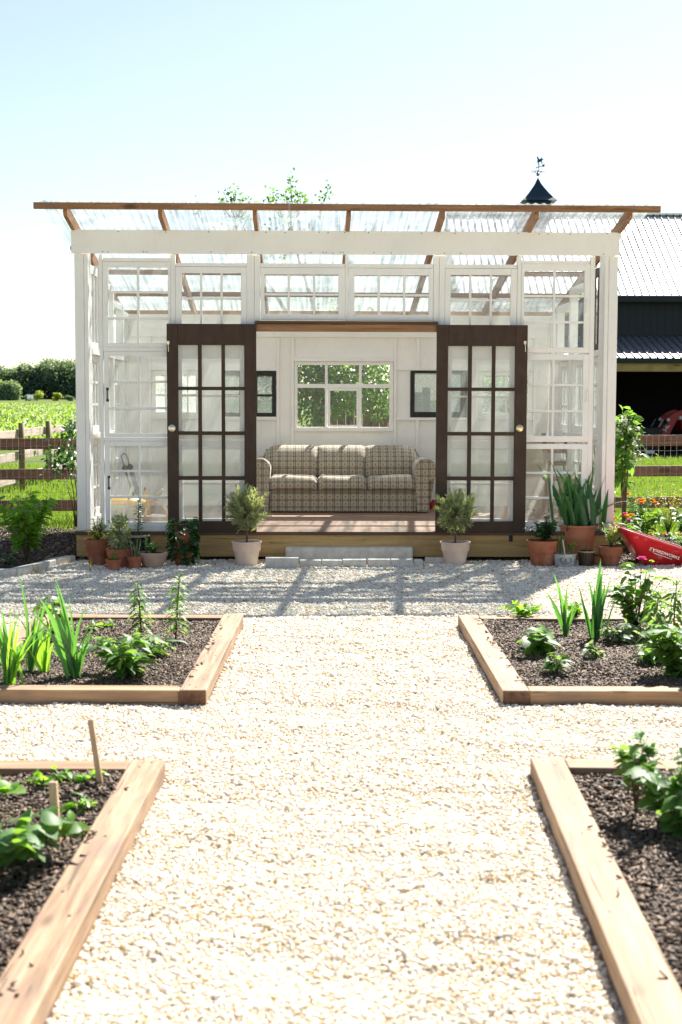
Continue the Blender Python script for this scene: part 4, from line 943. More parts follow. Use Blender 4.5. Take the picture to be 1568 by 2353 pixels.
# ------------------------------------------------------------------ step, pavers, edging stones
a, b = gz(657, 1284, .03), gz(948, 1282, .03)
st = thing('concrete_step', 'pale concrete kerb slab used as the doorstep', 'step', ((a.x+b.x)/2, a.y, 0), YAW)
wd_ = (b-a).length; m = MB(); m.prism([(-.01, .0), (.0, .125), (.03, .15), (.26, .16), (.27, 0)], -wd_/2, wd_/2, 'x'); m.build('slab', M['concrete'], st, bevel=.018)
pv = [(610, 687, 1284, 1306), (689, 739, 1289, 1304), (740, 787, 1289, 1304), (788, 843, 1288, 1304), (846, 898, 1287, 1304), (899, 951, 1287, 1304), (952.5, 973, 1288, 1304)]
wh = ['leftmost long grey paver lying in front of the step', 'short paver second from left in the row before the step', 'short paver third from left in the row before the step', 'paver at the middle of the row before the step', 'fifth paver from left in the row before the step', 'sixth paver from left in the row before the step', 'narrow paver at the right end of the row before the step']
for (x0, x1, y0, y1), lab in zip(pv, wh):
    a, b = gz(x0, y1, .005), gz(x1, y1, .005); h = at(x0, y0, a.y).z
    o = MB().box(0, (b-a).x-.003, 0, .10, -.01, h).build('paver', M['paver'], None, bevel=.006); o.location = a; o.rotation_euler = (0, R_(random.uniform(-.6, .6)), math.atan2((b-a).y, (b-a).x))
    tag(o, lab, 'paver', 'pavers in front of the step')
for x0, y0, lab in ((600, 1287, 'upper paver stacked at the left end of the paver row'), (972, 1288, 'upper paver stacked at the right end of the paver row')):
    a = gz(x0+10, y0+6, .03); o = MB().box(0, .22, 0, .1, 0, .055).build('paver', M['paver'], None, bevel=.006); o.location = a+Vector((0, .12, -.02)); o.rotation_euler = (0, 0, .1); tag(o, lab, 'paver', 'pavers in front of the step')
EG = 'stone edging by the left mulch bed'; es = [(-40, 1330, 40, 1326), (44, 1326, 88, 1316), (90, 1315, 132, 1303), (133, 1302, 176, 1294)]
for (x0, y0, x1, y1), lab in zip(es, ('edging stone at the left border of the photo', 'sloping edging stone second from the left border', 'edging stone in the middle of the row by the mulch', 'edging stone closest to the greenhouse corner')):
    a, b = gz(x0, y0), gz(x1, y1); d = b-a; o = MB().box(.004, d.length-.004, 0, .11, -.02, .075).build('edging_stone', M['paver'], None, bevel=.010); o.location = a; o.rotation_euler = (R_(random.uniform(-4, 4)), 0, math.atan2(d.y, d.x)); tag(o, lab, 'edging stone', EG)
# raised gravel inside the pavers
r = np.random.default_rng(8)

# ------------------------------------------------------------------ sofa
sx = LX(787.6, 1178, 2.3)
S = thing('sofa', 'three seat sofa in beige plaid fabric with rolled arms', 'sofa', O+Vector((sx*cY-2.3*sY, sx*sY+2.3*cY, FZ)), YAW)
def rbox(name, x0, x1, y0, y1, z0, z1, bev, mat='plaid', puff=0, tilt=0, parent=S):
    m = MB(); n = 8; 
    m.box(x0, x1, y0, y1, z0, z1); o = m.build(name, M[mat], parent, True, bevel=bev, seg=5); return o
rbox('base', -.846, .846, .02, .82, .012, .252, .012)
for i in range(3):
    w3 = 1.69/3; x0 = -.845+i*w3
    m = MB(); prof = [(-.02, .256), (-.040, .29), (-.046, .325), (-.036, .36), (-.010, .392), (.035, .414), (.11, .425), (.30, .42), (.60, .40), (.60, .256)]
    k = len(prof); nsl = 12
    for j in range(nsl+1):
        u = j/nsl; e = min(1, 9*min(u, 1-u)); q_ = 1-math.sqrt(max(0, 1-(1-e)**2))
        m.pts([(x0+.003+(w3-.006)*u, y+.035*q_*(y < .2), z-.035*q_*max(0, z-.30)/.1+.006*math.sin(u*5+i*2)*(z > .38)) for y, z in prof])
    for j in range(nsl):
        for q in range(k):
            q2 = (q+1) % k; m.f.append((j*k+q, (j+1)*k+q, (j+1)*k+q2, j*k+q2))
    m.f.append(tuple(range(k))); m.f.append(tuple(nsl*k+q for q in range(k))[::-1])
    m.build('seat_cushion', M['plaid'], S, True)
    zt = .735+(.006 if i == 1 else 0)
    xa, xb_ = x0+.002, x0+w3-.002
    if i == 0: xa = -.975
    if i == 2: xb_ = .975
    m = MB(); prof = [(.50, .30), (.465, .44), (.455, .54), (.466, .585), (.50, .635), (.54, .68), (.585, .715), (.635, .742), (.69, .752), (.74, .735), (.785, .66), (.80, .45), (.80, .25), (.52, .25)]
    nsl = 10; base = len(m.v); k = len(prof)
    for j in range(nsl+1):
        u = j/nsl; x = xa+(xb_-xa)*u; e = min(1, 16*min(u, 1-u)+.0); puff = math.sqrt(max(0, 1-(1-e)**2))
        if (i == 0 and u < .3): cut = (1-u/.3)**2
        elif (i == 2 and u > .7): cut = (1-(1-u)/.3)**2
        else: cut = 0
        m.pts([(x, y if y > .6 else y+.018*(1-puff)+.06*cut*(z > .6), z-(.014*(1-puff)*(z > .6))-.20*cut*max(0, z-.50)/.25) for y, z in prof])
    for j in range(nsl):
        for q in range(k):
            q2 = (q+1) % k; m.f.append((base+j*k+q, base+j*k+q2, base+(j+1)*k+q2, base+(j+1)*k+q))
    m.f.append(tuple(base+q for q in range(k))[::-1]); m.f.append(tuple(base+nsl*k+q for q in range(k)))
    m.f = [f[::-1] for f in m.f]
    m.build('back_cushion', M['plaid'], S, True)
for s in (-1, 1):
    c = (.950, .490); rr = .128; poly = [(.852, .012), (.985, .012), (.985, .38)]
    poly += [(c[0]+rr*math.cos(t), c[1]+rr*math.sin(t)) for t in np.linspace(R_(-75), R_(195), 18)]
    m = MB(); m.prism([(s*x, z) for x, z in (poly if s > 0 else poly[::-1])], -.03, .80, 'y'); m.build('arm', M['plaid'], S, False, bevel=.02, seg=3)
MB().box(-.9, .9, .801, .83, .012, .70).build('back_panel', M['plaid'], S, bevel=.01)

# ------------------------------------------------------------------ things inside the greenhouse
def inside(x, y, ly, z=FZ):
    p = L(x, y, ly); return O+Vector((p.x*cY-ly*sY, p.x*sY+ly*cY, z))
def local(name, label, cat_, x, y, ly, rz=0): return thing(name, label, cat_, inside(x, y, ly), YAW+rz)
t = local('hand_truck', 'folded grey hand truck leaning in the left corner', 'hand truck', 305, 1180, 2.3)
def HT(px_, py_, dy=0):
    p = L(px_, py_, 2.3); b = L(305, 1180, 2.3); return Vector((p.x-b.x, dy, p.z-FZ))
m = MB(); m.tube([HT(288, 1080), HT(316, 1165)], .014, 8); m.tube([HT(299, 1078), HT(326, 1165)], .014, 8); m.bar(HT(302, 1080, .01), HT(318, 1140, .01), .05, .02, (0, 1, 0)); m.bar(HT(308, 1122), HT(326, 1118), .02, .02, (0, 1, 0)); m.build('frame', M['grey'], t, True)
m = MB(); m.tube([HT(286, 1072), HT(281, 1056), HT(279, 1048), HT(283, 1042), HT(290, 1044), HT(295, 1056), HT(298, 1070)], .009, 8); m.build('handle', M['grey'], t, True)
m = MB()
for q in ((288, 1076), (300, 1073)): m.ball(HT(*q, -.02), .035)
m.build('hinge_joint', M['black'], t, True)
m = MB(); m.box(HT(305, 1178).x-.08, HT(326, 1178).x+.12, -.18, .06, .0, .012); m.build('toe_plate', M['grey'], t)
m = MB(Matrix.Translation((HT(316, 1170).x, 0, .06)) @ Matrix.Rotation(math.pi/2, 4, 'Y')); m.lathe([(.05, -.14), (.062, -.13), (.062, -.11), (.05, -.10)], 20); m.lathe([(.05, .10), (.062, .11), (.062, .13), (.05, .14)], 20); m.build('wheel', M['black'], t, True)
t = local('garden_tub', 'pale green tub with a yellow lid standing in the left corner', 'tub', 288, 1195, 1.3)
MB().lathe([(.0001, 0), (.17, 0), (.21, .17), (.215, .175), (.0001, .175)], 28).build('tub', M['palegreen'], t, True)
MB().lathe([(.0001, .178), (.222, .177), (.222, .21), (.12, .25), (.0001, .255)], 28).build('lid', M['yellow'], t, True)
for lab, p0, p1, dy in (('long tool with a pale green grip leaning on the tub', (278, 1195), (306, 1118), 1.0), ('wooden handled tool with a pale grip lying across to the right', (318, 1172), (375, 1124), 1.5)):
    t = local('garden_tool', lab, 'tool', p0[0], p0[1], dy); q0 = L(*p0, dy); q1 = L(*p1, dy); d = q1-q0; d.z = q1.z-FZ
    MB().tube([(0, 0, 0.01), d*.72], .012, 8).build('shaft', M['stake'], t, True); MB().tube([d*.72, d*.98, d], [.017, .019, .008], 8).build('grip', M['palegreen'], t, True)
t = local('wicker_basket', 'low wicker basket with hooped handles and white cloth', 'basket', 360, 1200, .75)
prof = [(.0001, 0), (.13, 0), (.165, .085), (.172, .09), (.158, .088), (.125, .015), (.0001, .012)]
MB().lathe(prof, 32, sy=.75).build('basket', M['wicker'], t, True)
for yy_ in (-.06, .06): MB().tube([(.13*math.cos(a)*.9, yy_, .08+.15*math.sin(a)) for a in np.linspace(0, math.pi, 14)], .007, 6).build('handle', M['wicker'], t, True)
m = MB(); m.lathe([(.0001, .10), (.06, .105), (.10, .085), (.14, .08), (.15, .06)], 18, sy=.7); m.build('cloth', M['cloth'], t, True)
t = local('yellow_sprayer', 'upright yellow plastic tool behind the basket', 'sprayer', 335, 1190, 1.9)
MB().lathe([(.0001, 0), (.05, 0), (.055, .02), (.05, .2), (.02, .25), (.02, .29), (.0001, .29)], 18).build('bottle', M['yellow'], t, True); MB().tube([(0, 0, .28), (0, -.05, .31), (0, -.09, .29)], .01, 6).build('nozzle', M['black'], t, True)
t = local('plywood_sheet', 'tan plywood sheet leaning against the back wall in the right corner', 'panel', 1262, 1175, 2.9)
m = MB(Matrix.Rotation(R_(-6), 4, 'X')); m.box(-.36, .36, 0, .02, 0, .80); m.build('sheet', M['tan'], t)
m = MB(Matrix.Rotation(R_(-6), 4, 'X')); m.box(-.29, -.284, -.004, -.0005, .03, .72)
for z in (.15, .35, .6): m.box(-.30, -.275, -.008, -.0008, z, z+.04)
m.build('hinge_strip', M['darkmetal'], t)
t = local('wooden_chair', 'old brown ladder back chair in the right corner', 'chair', 1300, 1185, 1.9, R_(20))
for x in (-.17, .17):
    for y, hh in ((-.17, .40), (.17, .40)): MB().bar((x*1.08, y*1.15, 0), (x*.9, y*.9, hh), .036, .036, (0, 1, 0)).build('leg', M['chairwood'], t, bevel=.006)
    MB().bar((x*.9, .16, .44), (x*.8, .28, .92), .045, .03, (0, 1, 0)).build('back_post', M['chairwood'], t, bevel=.006)
MB().box(-.2, .2, -.2, .19, .402, .436).build('seat', M['chairwood'], t, bevel=.01)
for z in (.58, .72, .86): MB().bar((-.13, .2+(z-.5)*.22, z), (.13, .2+(z-.5)*.22, z), .02, .055).build('slat', M['chairwood'], t, bevel=.004)
MB().box(-.155, .155, -.175, -.155, .18, .2).build('stretcher', M['chairwood'], t)
t = local('glass_jar', 'clear glass jar on the floor behind the right door', 'jar', 1226, 1186, 1.2)
MB().lathe([(.0001, 0), (.05, 0), (.065, .04), (.055, .09), (.03, .11), (.036, .13)], 24).build('jar', M['clear'], t, True)
sword(t, 10, (.08, .14), .006, 'yellowleaf', .01, .3, .1, 81, (0, 0, .06))
t = local('red_tin', 'small red tin on the floor right of the sofa', 'tin', 996, 1168, 2.9)
MB().lathe([(.0001, 0), (.045, 0), (.05, .01), (.05, .08), (.045, .09), (.0001, .09)], 20).build('can', M['red'], t, True); MB().lathe([(.0001, .091), (.02, .091), (.02, .105), (.0001, .105)], 14).build('cap', M['black'], t, True)

# ------------------------------------------------------------------ wheelbarrow tray
tip = at(1431, 1214, 13.35)
W = thing('wheelbarrow', 'red steel wheelbarrow tray tipped on the gravel with its nose up', 'wheelbarrow', (tip.x, tip.y, 0))
def rrect(x0, x1, y0, y1, rad, n=6):
    o = []
    for cx_, cy_, a0 in ((x1-rad, y1-rad, 0), (x0+rad, y1-rad, 90), (x0+rad, y0+rad, 180), (x1-rad, y0+rad, 270)):
        o += [(cx_+rad*math.cos(R_(a0+90*k/n)), cy_+rad*math.sin(R_(a0+90*k/n))) for k in range(n+1)]
    return o
z0 = tip.z-.006; sl_ = -.335
rim = [(x, y, z0+x*sl_) for x, y in rrect(0, .98, 0, .62, .13)]
mid_ = [(x, y, z0+.0-x*sl_*0+(-.02-.24*((x < .5)*1.0+(x >= .5)*.62))*1+x*sl_*.55) for x, y in rrect(.17, .90, .075, .545, .10)]
bot = [(x, y, max(.008, z)-.0) for (x, y, z) in [(x, y, .035-.045*(x-.2)) for x, y in rrect(.215, .86, .10, .52, .09)]]
m = MB(); n1 = m.pts(rim); n3 = m.pts(bot); k = len(rim)
for i in range(k):
    j = (i+1) % k; m.f.append((n1+i, n1+j, n3+j, n3+i))
m.f.append(tuple(n3+i for i in range(k)))
o = m.build('tray', M['red'], W, True); sd_ = o.modifiers.new('solid', 'SOLIDIFY'); sd_.thickness = .004; sd_.offset = 0
bv = o.modifiers.new('edge', 'EDGE_SPLIT'); bv.split_angle = R_(50)
m = MB(); m.tube(rim+[rim[0]], .009, 8, False); m.build('rim', M['redin'], W, True)
# lettering on the near side
def text_mesh(s, size, name, mat, parent, mw, shear=0, bold=0):
    cu = bpy.data.curves.new(name, 'FONT'); cu.body = s; cu.size = size; cu.extrude = .0006; cu.shear = shear; cu.offset = bold; cu.space_character = .97
    tmp = bpy.data.objects.new(name+'_tmp', cu); C.objects.link(tmp)
    me = bpy.data.meshes.new_from_object(tmp.evaluated_get(bpy.context.evaluated_depsgraph_get())); bpy.data.objects.remove(tmp)
    me.materials.clear(); me.materials.append(mat); o = bpy.data.objects.new(name, me); C.objects.link(o); o.parent = parent; o.matrix_local = mw; return o
# plane of the near wall through rim and bottom
rimz = lambda x: z0+x*sl_
A_ = Vector((.30, 0, rimz(.30))); B_ = Vector((.62, 0, rimz(.62))); D_ = Vector((.40, .10, .026))
ux = (B_-A_).normalized(); nrm = ux.cross(D_-A_).normalized(); nrm = -nrm if nrm.y > 0 else nrm; uy = nrm.cross(ux)
fr = Matrix((ux, uy, nrm)).transposed().to_4x4()
org = A_+(D_-A_)*.0
def onwall(x, dwn): 
    p = Vector((x, 0, rimz(x)))-uy*dwn+nrm*.0045; return Matrix.Translation(p) @ fr
text_mesh('Y', .062, 'lettering', M['whitedecal'], W, onwall(.322, .128), .0, .0012); text_mesh('ARDWORKS', .043, 'lettering', M['whitedecal'], W, onwall(.358, .115), .0, .0010)
m = MB(onwall(.31, .128))
for i in range(2): m.bar((-.010+.011*i, .006-.003*i, .0002), (-.006+.011*i, .046-.001*i, .0002), .005, .0012, (0, 0, 1))
m.bar((.045, -.006, .0003), (.225, -.006, .0003), .006, .0012, (0, 0, 1))
m.build('emblem', M['whitedecal'], W)

# ------------------------------------------------------------------ border plants beside the greenhouse
t = thing('garden_shrub', 'leafy green shrub in the mulch at the left border', 'shrub', gz(62, 1290, .04))
bushy(t, .40, .74, 520, .13, .058, 'leafbright', 91, 16, .35, low=.15, stemmat='woodstem', rad=.008)
t = thing('small_plant', 'small dark plant low in the mulch at the left border', 'plant', gz(22, 1302, .03)); bushy(t, .12, .14, 40, .07, .04, 'leafdark', 92, 5, .3)
t = thing('sapling', 'thin bare stemmed sapling beside the greenhouse left wall', 'sapling', at(176, 1225, 16.9)+Vector((0, 0, 0)))
b0 = t.location.copy(); m = MB()
ends = [at(152, 1040, 16.9)-b0, at(146, 1090, 16.9)-b0, at(168, 1060, 16.9)-b0]
for e in ends: m.tube([(0, 0, -b0.z), e*.5+Vector((.03, 0, 0)), e], [.009, .006, .003], 5)
m.build('stem', M['redstem'], t, True)
r = np.random.default_rng(93); P, D = [], []
for cx_, cy_, n_, rad in ((158, 990, 60, .14), (150, 1055, 120, .26), (168, 1040, 80, .2), (128, 1060, 40, .16)):
    c = at(cx_, cy_, 16.9)-b0; P.append(np.array(c)+r.normal(0, rad*.5, (n_, 3))); D.append(sphere_dirs(n_, r))
v, f = leaf_arrays(np.concatenate(P), np.concatenate(D), .075, .034, .3, r=r); npmesh('foliage', v, f, M['leafdark'], t, True)
t = thing('hydrangea_bush', 'tall hydrangea with pale flower heads against the right wall', 'shrub', at(1434, 1180, 14.9)+Vector((0, 0, 0))); b0 = t.location.copy(); b0.z = .05; t.location.z = .05
r = np.random.default_rng(94); P, D = [], []; m = MB()
for cx_, cy_, n_, rad in ((1440, 965, 50, .09), (1425, 1000, 90, .16), (1450, 1005, 60, .13), (1430, 1045, 120, .2), (1425, 1080, 60, .12)):
    c = at(cx_, cy_, 14.9)-b0; P.append(np.array(c)+r.normal(0, 1, (n_, 3))*np.array([.5, .5, .6])*rad); d_ = sphere_dirs(n_, r); d_[:, 2] += .3; D.append(d_); m.tube([(0, 0, 0), (c.x*.4, 0, c.z*.6), tuple(c)], [.012, .009, .004], 5)
v, f = leaf_arrays(np.concatenate(P), np.concatenate(D), .12, .055, .35, r=r); npmesh('foliage', v, f, M['leaf'], t, True); m.build('stem', M['woodstem'], t, True)
P, D = [], []
for cx_, cy_ in ((1437, 968), (1452, 985), (1420, 985), (1458, 1012), (1460, 1050)):
    c = at(cx_, cy_, 14.8)-b0; P.append(np.array(c)+r.normal(0, .035, (40, 3))); D.append(sphere_dirs(40, r))
v, f = leaf_arrays(np.concatenate(P), np.concatenate(D), .03, .026, .1, r=r); npmesh('flower_heads', v, f, M['whitepetal'], t, True)
for lab, px_, py_, Y_, R0, h0, n_, mt, sd, fl in (('zinnia plant with orange blooms behind the barrow', 1478, 1232, 15.0, .26, .52, 150, 'leaf', 95, 'orange'), ('low bush with pink and orange blooms beside the right post', 1436, 1240, 14.6, .22, .36, 170, 'leaf', 96, 'pink')):
    b0 = at(px_, py_, Y_); b0.z = .06; t = thing('flowering_plant', lab, 'plant', b0, 0, 'flowers right of the greenhouse'); bushy(t, R0, h0, n_, .11, .055, mt, sd, 10, .35, low=.15)
    r = np.random.default_rng(sd)
    for k in range(7): flower(t, (r.uniform(-R0, R0)*.8, r.uniform(-R0, R0)*.8, h0*r.uniform(.75, 1.08)), .045, fl if k % 3 else 'orange', 16, k)
for k, (px_, py_, lab) in enumerate(((1462, 1150, 'wispy green gone-to-seed plant in front of the bottom fence rail'), (1535, 1150, 'wispy golden gone-to-seed plant near the right border'))):
    b0 = at(px_, 1215, 16.2); b0.z = .06; t = thing('wispy_plant', lab, 'plant', b0, 0, 'flowers right of the greenhouse')
    bushy(t, .42, .62, 700, .03, .009, 'leaf' if k == 0 else 'yellowleaf', 97+k, 22, .1, low=.3, rad=.003)
b0 = at(1572, 1255, 14.6); b0.z = .05; t = thing('herb_plant', 'bright feathery herb at the right border above the barrow', 'plant', b0); bushy(t, .2, .2, 500, .05, .007, 'leafbright', 99, 16, .1)
b0 = at(1566, 1222, 15.6); b0.z = .06; t = thing('leafy_plant', 'dark plant rising at the right border by the fence', 'plant', b0); bushy(t, .2, .42, 110, .10, .05, 'leafdark', 100, 6, .3)
t = thing('small_plant', 'white and orange bedding flowers behind the barrow rim', 'plant', at(1520, 1245, 15.0)); t.location.z = .06; bushy(t, .28, .10, 90, .05, .025, 'leafdark', 101, 10, .3)
for k in range(8): flower(t, (-.25+.07*k, .05*math.sin(k*3), .11), .035, 'whitepetal' if k % 2 else 'orange', 12, k)
for lab, x, y in (('single yellowing blade of grass in the gravel near the stone edging', 80, 1318), ('thin orange tipped shoot in the gravel by the edging stones', 205, 1315)):
    t = thing('grass_tuft', lab, 'plant', gz(x, y)); sword(t, 4, (.08, .16), .010, 'yellowleaf', .01, .35, .15, int(x))

# ------------------------------------------------------------------ fences
def fz(x): return .0+.08*(x+5)/10
RF = thing('rail_fence', 'brown three rail fence with wire mesh running behind the greenhouse', 'fence', (0, 18.0, 0))
for z0_, z1_ in ((.94, 1.078), (.555, .69), (.155, .295)):
    m = MB(); n = m.pts([(x, y, z+fz(x)) for x in (-7.6, 8.2) for y in (-.038, 0) for z in (z0_, z1_)])
    m.f = [(n, n+1, n+5, n+4), (n+2, n+6, n+7, n+3), (n+1, n+3, n+7, n+5), (n, n+4, n+6, n+2), (n, n+2, n+3, n+1), (n+4, n+5, n+7, n+6)]; m.build('rail', M['rail'], RF, bevel=.004, seg=1)
for x in (-7.5, -5.1, -2.7, -.3, 2.1, 5.0, 7.4): MB().box(x-.06, x+.06, .002, .12, -.03, 1.13+fz(x)).build('post', M['post'], RF, bevel=.008)
Vw = []; 
def wire(mb, p, q, rad): mb.tube([p, q], rad, 4, False)
m = MB()
for i in range(int(15.6/.0762)):
    x = -7.5+i*.0762; wire(m, (x, -.044, -.02+fz(x)), (x, -.044, 1.08+fz(x)), .0016)
for k in range(12):
    z = .0+k*.0978; pts = [(x, -.046, z+fz(x)+.004*math.sin(x*24)) for x in np.linspace(-7.5, 8.1, 160)]; m.tube(pts, .0021, 4, False)
m.build('wire_mesh', M['wire'], RF)
FF = thing('rail_fence', 'pale sunlit fence with round posts running back toward the field', 'fence', (-5.5, 24, 0))
py = [-4.6, -2.2, .5, 2.75, 5.0, 7.3, 9.6, 12]
for y in py: MB().tube([(.0, y, -.03), (0, y, 1.17)], .055, 12).build('post', M['post'], FF, True)
for z in (.98, .60, .22):
    for a, b in zip(py, py[1:]): MB().box(-.095, -.058, a-.06, b-.064, z-.07+.012*math.sin(a*3), z+.07+.012*math.sin(a*3)).build('rail', M['railsunlit'], FF, bevel=.004, seg=1)

# ------------------------------------------------------------------ lawn grass and crop
def scatter_grass():
    r = np.random.default_rng(21)
    def reg(n, a0, a1, y0, y1, pw=1.6):
        y = y0+(y1-y0)*r.uniform(0, 1, n)**pw; return np.stack([r.uniform(a0, a1, n)*y, y], 1)
    P = np.concatenate([reg(42000, -.30, -.16, 16.3, 34), reg(36000, .17, .30, 16.2, 40)])
    n = len(P); h = r.uniform(.05, .11, n)*np.where(r.uniform(0, 1, n) < .12, 1.6, 1); wv = .006*(1+P[:, 1]/25)
    az = r.uniform(0, 6.283, n); ln = r.uniform(0, .6, n)*h; a2 = r.uniform(0, 6.283, n)
    B = np.concatenate([P, np.full((n, 1), -.03)], 1); s = np.stack([np.cos(az), np.sin(az), np.zeros(n)], 1)*wv[:, None]
    tp = B+np.stack([np.cos(a2)*ln, np.sin(a2)*ln, h], 1); V = np.stack([B-s, B+s, tp], 1).reshape(-1, 3)
    F = np.arange(3*n).reshape(-1, 3); o = npmesh('lawn_grass', V, F, M['grass']); tag(o, 'green lawn grass on both sides of the fence', 'grass', None, 'stuff')
    n = 24000; y = np.sqrt(r.uniform(45**2, 150**2, n)); x = -y*r.uniform(.09, .265, n); x = np.round(x/.38)*.38+r.normal(0, .05, n)
    hz = np.array([hgt(a) for a in y]); k = 5
    P = np.repeat(np.stack([x, y, hz], 1), k, 0); N = len(P); az = r.uniform(0, 6.283, N)
    P[:, 2] += r.uniform(.05, .30, N)
    v, f = blade_arrays(P, az, r.uniform(.15, .55, N), r.uniform(.2, .4, N), r.uniform(.035, .065, N)*(1+.008*P[:, 1]), r.uniform(.15, .5, N), r, 7)
    o = npmesh('crop', v, f, M['crop']); tag(o, 'bright green young corn crop covering the field', 'crop', None, 'stuff')
scatter_grass()

# ------------------------------------------------------------------ trees
def tree(name, label, loc, h, R0, n, mat, ls, seed, group=None, crown_lo=.2, lobes=9, trunk=True):
    r = np.random.default_rng(seed); t = thing(name, label, 'tree', loc, 0, group)
    Ps, Ds = [], []
    for k in range(lobes):
        a = r.uniform(0, 6.283); q = R0*.62*math.sqrt(r.uniform(0, 1)); zc = h*(crown_lo+(.92-crown_lo)*r.uniform(.12, .9)); 
        rad = R0*r.uniform(.2, .58)*(1.15-.45*abs(zc/h-.5)); c = np.array([q*math.cos(a), q*math.sin(a), min(zc, h-rad*.8)])
        m_ = n//lobes; d = sphere_dirs(m_, r); s = rad*r.uniform(.45, 1.05, (m_, 1))**.6; Ps.append(c+d*s*np.array([1, 1, .8])); Ds.append(d+r.normal(0, .6, d.shape)+np.array([0, 0, -.1]))
    v, f = leaf_arrays(np.concatenate(Ps), np.concatenate(Ds), ls*r.uniform(.6, 1.3, sum(map(len, Ps))), ls*.6, .2, r=r); npmesh('crown', v, f, M[mat], t)
    m = MB(); m.tube([(0, 0, -.1), (0, 0, h*.4), (R0*.1, 0, h*.8)], [h*.025, h*.018, h*.006], 7)
    for k in range(4): a = k*1.6; m.tube([(0, 0, h*(.25+.1*k)), (R0*.5*math.cos(a), R0*.5*math.sin(a), h*(.45+.1*k))], [h*.01, h*.004], 5)
    m.build('trunk', M['bark'], t, True)
    return t
GT = 'trees at the far edge of the field'
sp = [(-20, 20.0, 0), (14, 8.0, 2), (48, 19.5, 1), (84, 20.5, 0), (118, 21.5, 1), (152, 23.5, 0), (186, 24.5, 0), (225, 22, 1), (265, 21, 0), (310, 22, 1), (-60, 20, 1), (2, 18, 0)]
lb = ['dark tree at the left border of the far tree line', 'pale lower tree standing in front of the far trees at left', 'rounded dark tree left of the chairs in the far tree line', 'broad dark tree in the middle of the far tree line', 'layered dark tree right of the middle of the far tree line', 'tallest dark tree next to the greenhouse post', 'far dark tree just behind the greenhouse left post', 'far tree seen through the left side glass, first', 'far tree seen through the left side glass, second', 'far tree seen through the left side glass, third', 'far dark tree outside the left border', 'dark tree behind the pale lower tree']
for i, ((px_, hpx, kd), lab) in enumerate(zip(sp, lb)):
    Yt = 262 if kd != 2 else 236; p = at(px_, 918, Yt); p.z = hgt(Yt); s = FPX/Yt
    hh = (86/s)*hpx/21 if kd != 2 else 50/s
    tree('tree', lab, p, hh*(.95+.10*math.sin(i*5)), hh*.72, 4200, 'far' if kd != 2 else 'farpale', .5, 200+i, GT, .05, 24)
for i, (px_, hpx, lab) in enumerate(((87, 22, 'yellow green bush at the field edge, beside the chairs'), (133, 18, 'round yellow bush at the field edge, right of the first one'), (160, 12, 'pale bush at the field edge next to the greenhouse post'), (64, 12, 'small bush at the field edge left of the chairs'))):
    p = at(px_, 922, 228); p.z = hgt(228); s = FPX/228
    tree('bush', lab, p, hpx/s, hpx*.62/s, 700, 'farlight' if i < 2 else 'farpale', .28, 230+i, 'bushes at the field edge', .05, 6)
    
def far_chair(px_, lab):
    p = at(px_, 922, 226); p.z = hgt(226); t = thing('garden_chair', lab, 'chair', p, .5, 'white chairs at the field edge')
    m = MB(); m.box(-.3, .3, -.3, .3, .3, .36); m.build('seat', M['whitedecal'], t); m = MB(); m.bar((0, .28, .35), (0, .45, 1.0), .6, .05, (1, 0, 0)); m.M = None
    MB().box(-.3, .3, .28, .34, .36, 1.0).build('backrest', M['whitedecal'], t)
    for x in (-.28, .28):
        for y in (-.26, .26): MB().box(x-.04, x+.04, y-.04, y+.04, 0, .3).build('leg', M['whitedecal'], t)
far_chair(68, 'left white garden chair at the far field edge'); far_chair(74, 'right white garden chair at the far field edge')

# orchard trees just behind the fence, seen over the roof and through the back windows
def near_tree(label, base, sprays, clumps, n_leaf, seed, trunk_to, mat='treeleaf'):
    r = np.random.default_rng(seed); t = thing('fruit_tree', label, 'tree', base, 0, 'trees behind the greenhouse'); b0 = Vector(base); m = MB(); Ps, Ds = [], []
    hub = Vector(trunk_to)-b0
    m.tube([(0, 0, -.1), hub*.5+Vector((.1, 0, 0)), hub], [.13, .10, .07], 9)
    for (c, rad, k) in clumps:
        c = Vector(c)-b0; m.tube([hub, (hub+c)*.5+Vector((r.normal(0, .1), 0, .1)), c], [.05, .03, .012], 6)
        k = int(k*2.6); d = sphere_dirs(k, r); Ps.append(np.array(c)+d*rad*r.uniform(.15, 1.05, (k, 1))**.6); Ds.append(d*.5+sphere_dirs(k, r))
        for q in range(5): e = np.array(c)+sphere_dirs(1, r)[0]*rad*.9; m.tube([c, tuple(e)], [.01, .003], 4)
    for (c, e, k) in sprays:
        c, e = Vector(c)-b0, Vector(e)-b0; m.tube([c, (c+e)*.5, e], [.012, .008, .003], 5); u = r.uniform(.1, 1, k)
        Ps.append(np.array(c)+(np.array(e)-np.array(c))*u[:, None]+r.normal(0, .05, (k, 3))); dd = sphere_dirs(k, r)*.8+np.array((e-c).normalized()); Ds.append(dd)
    v, f = leaf_arrays(np.concatenate(Ps), np.concatenate(Ds),   .085*r.uniform(.6, 1.2, sum(map(len, Ps))), .042, .3, r=r); npmesh('crown', v, f, M[mat], t); m.build('trunk', M['bark'], t, True)
Yt = 22.0
sprays = []
for tx, ty, bx_, by_, k in ((668, 408, 672, 500, 70), (655, 440, 668, 500, 40), (690, 445, 675, 500, 50), (625, 440, 650, 500, 50), (705, 460, 680, 500, 40), (755, 432, 730, 500, 32), (748, 455, 735, 500, 24), (615, 455, 645, 500, 30), (535, 438, 545, 500, 60), (515, 445, 540, 500, 30), (560, 450, 548, 500, 40), (575, 463, 555, 500, 20), (505, 462, 530, 500, 16), (452, 460, 458, 500, 14)):
    sprays.append((at(bx_, by_, Yt), at(tx, ty, Yt), k))
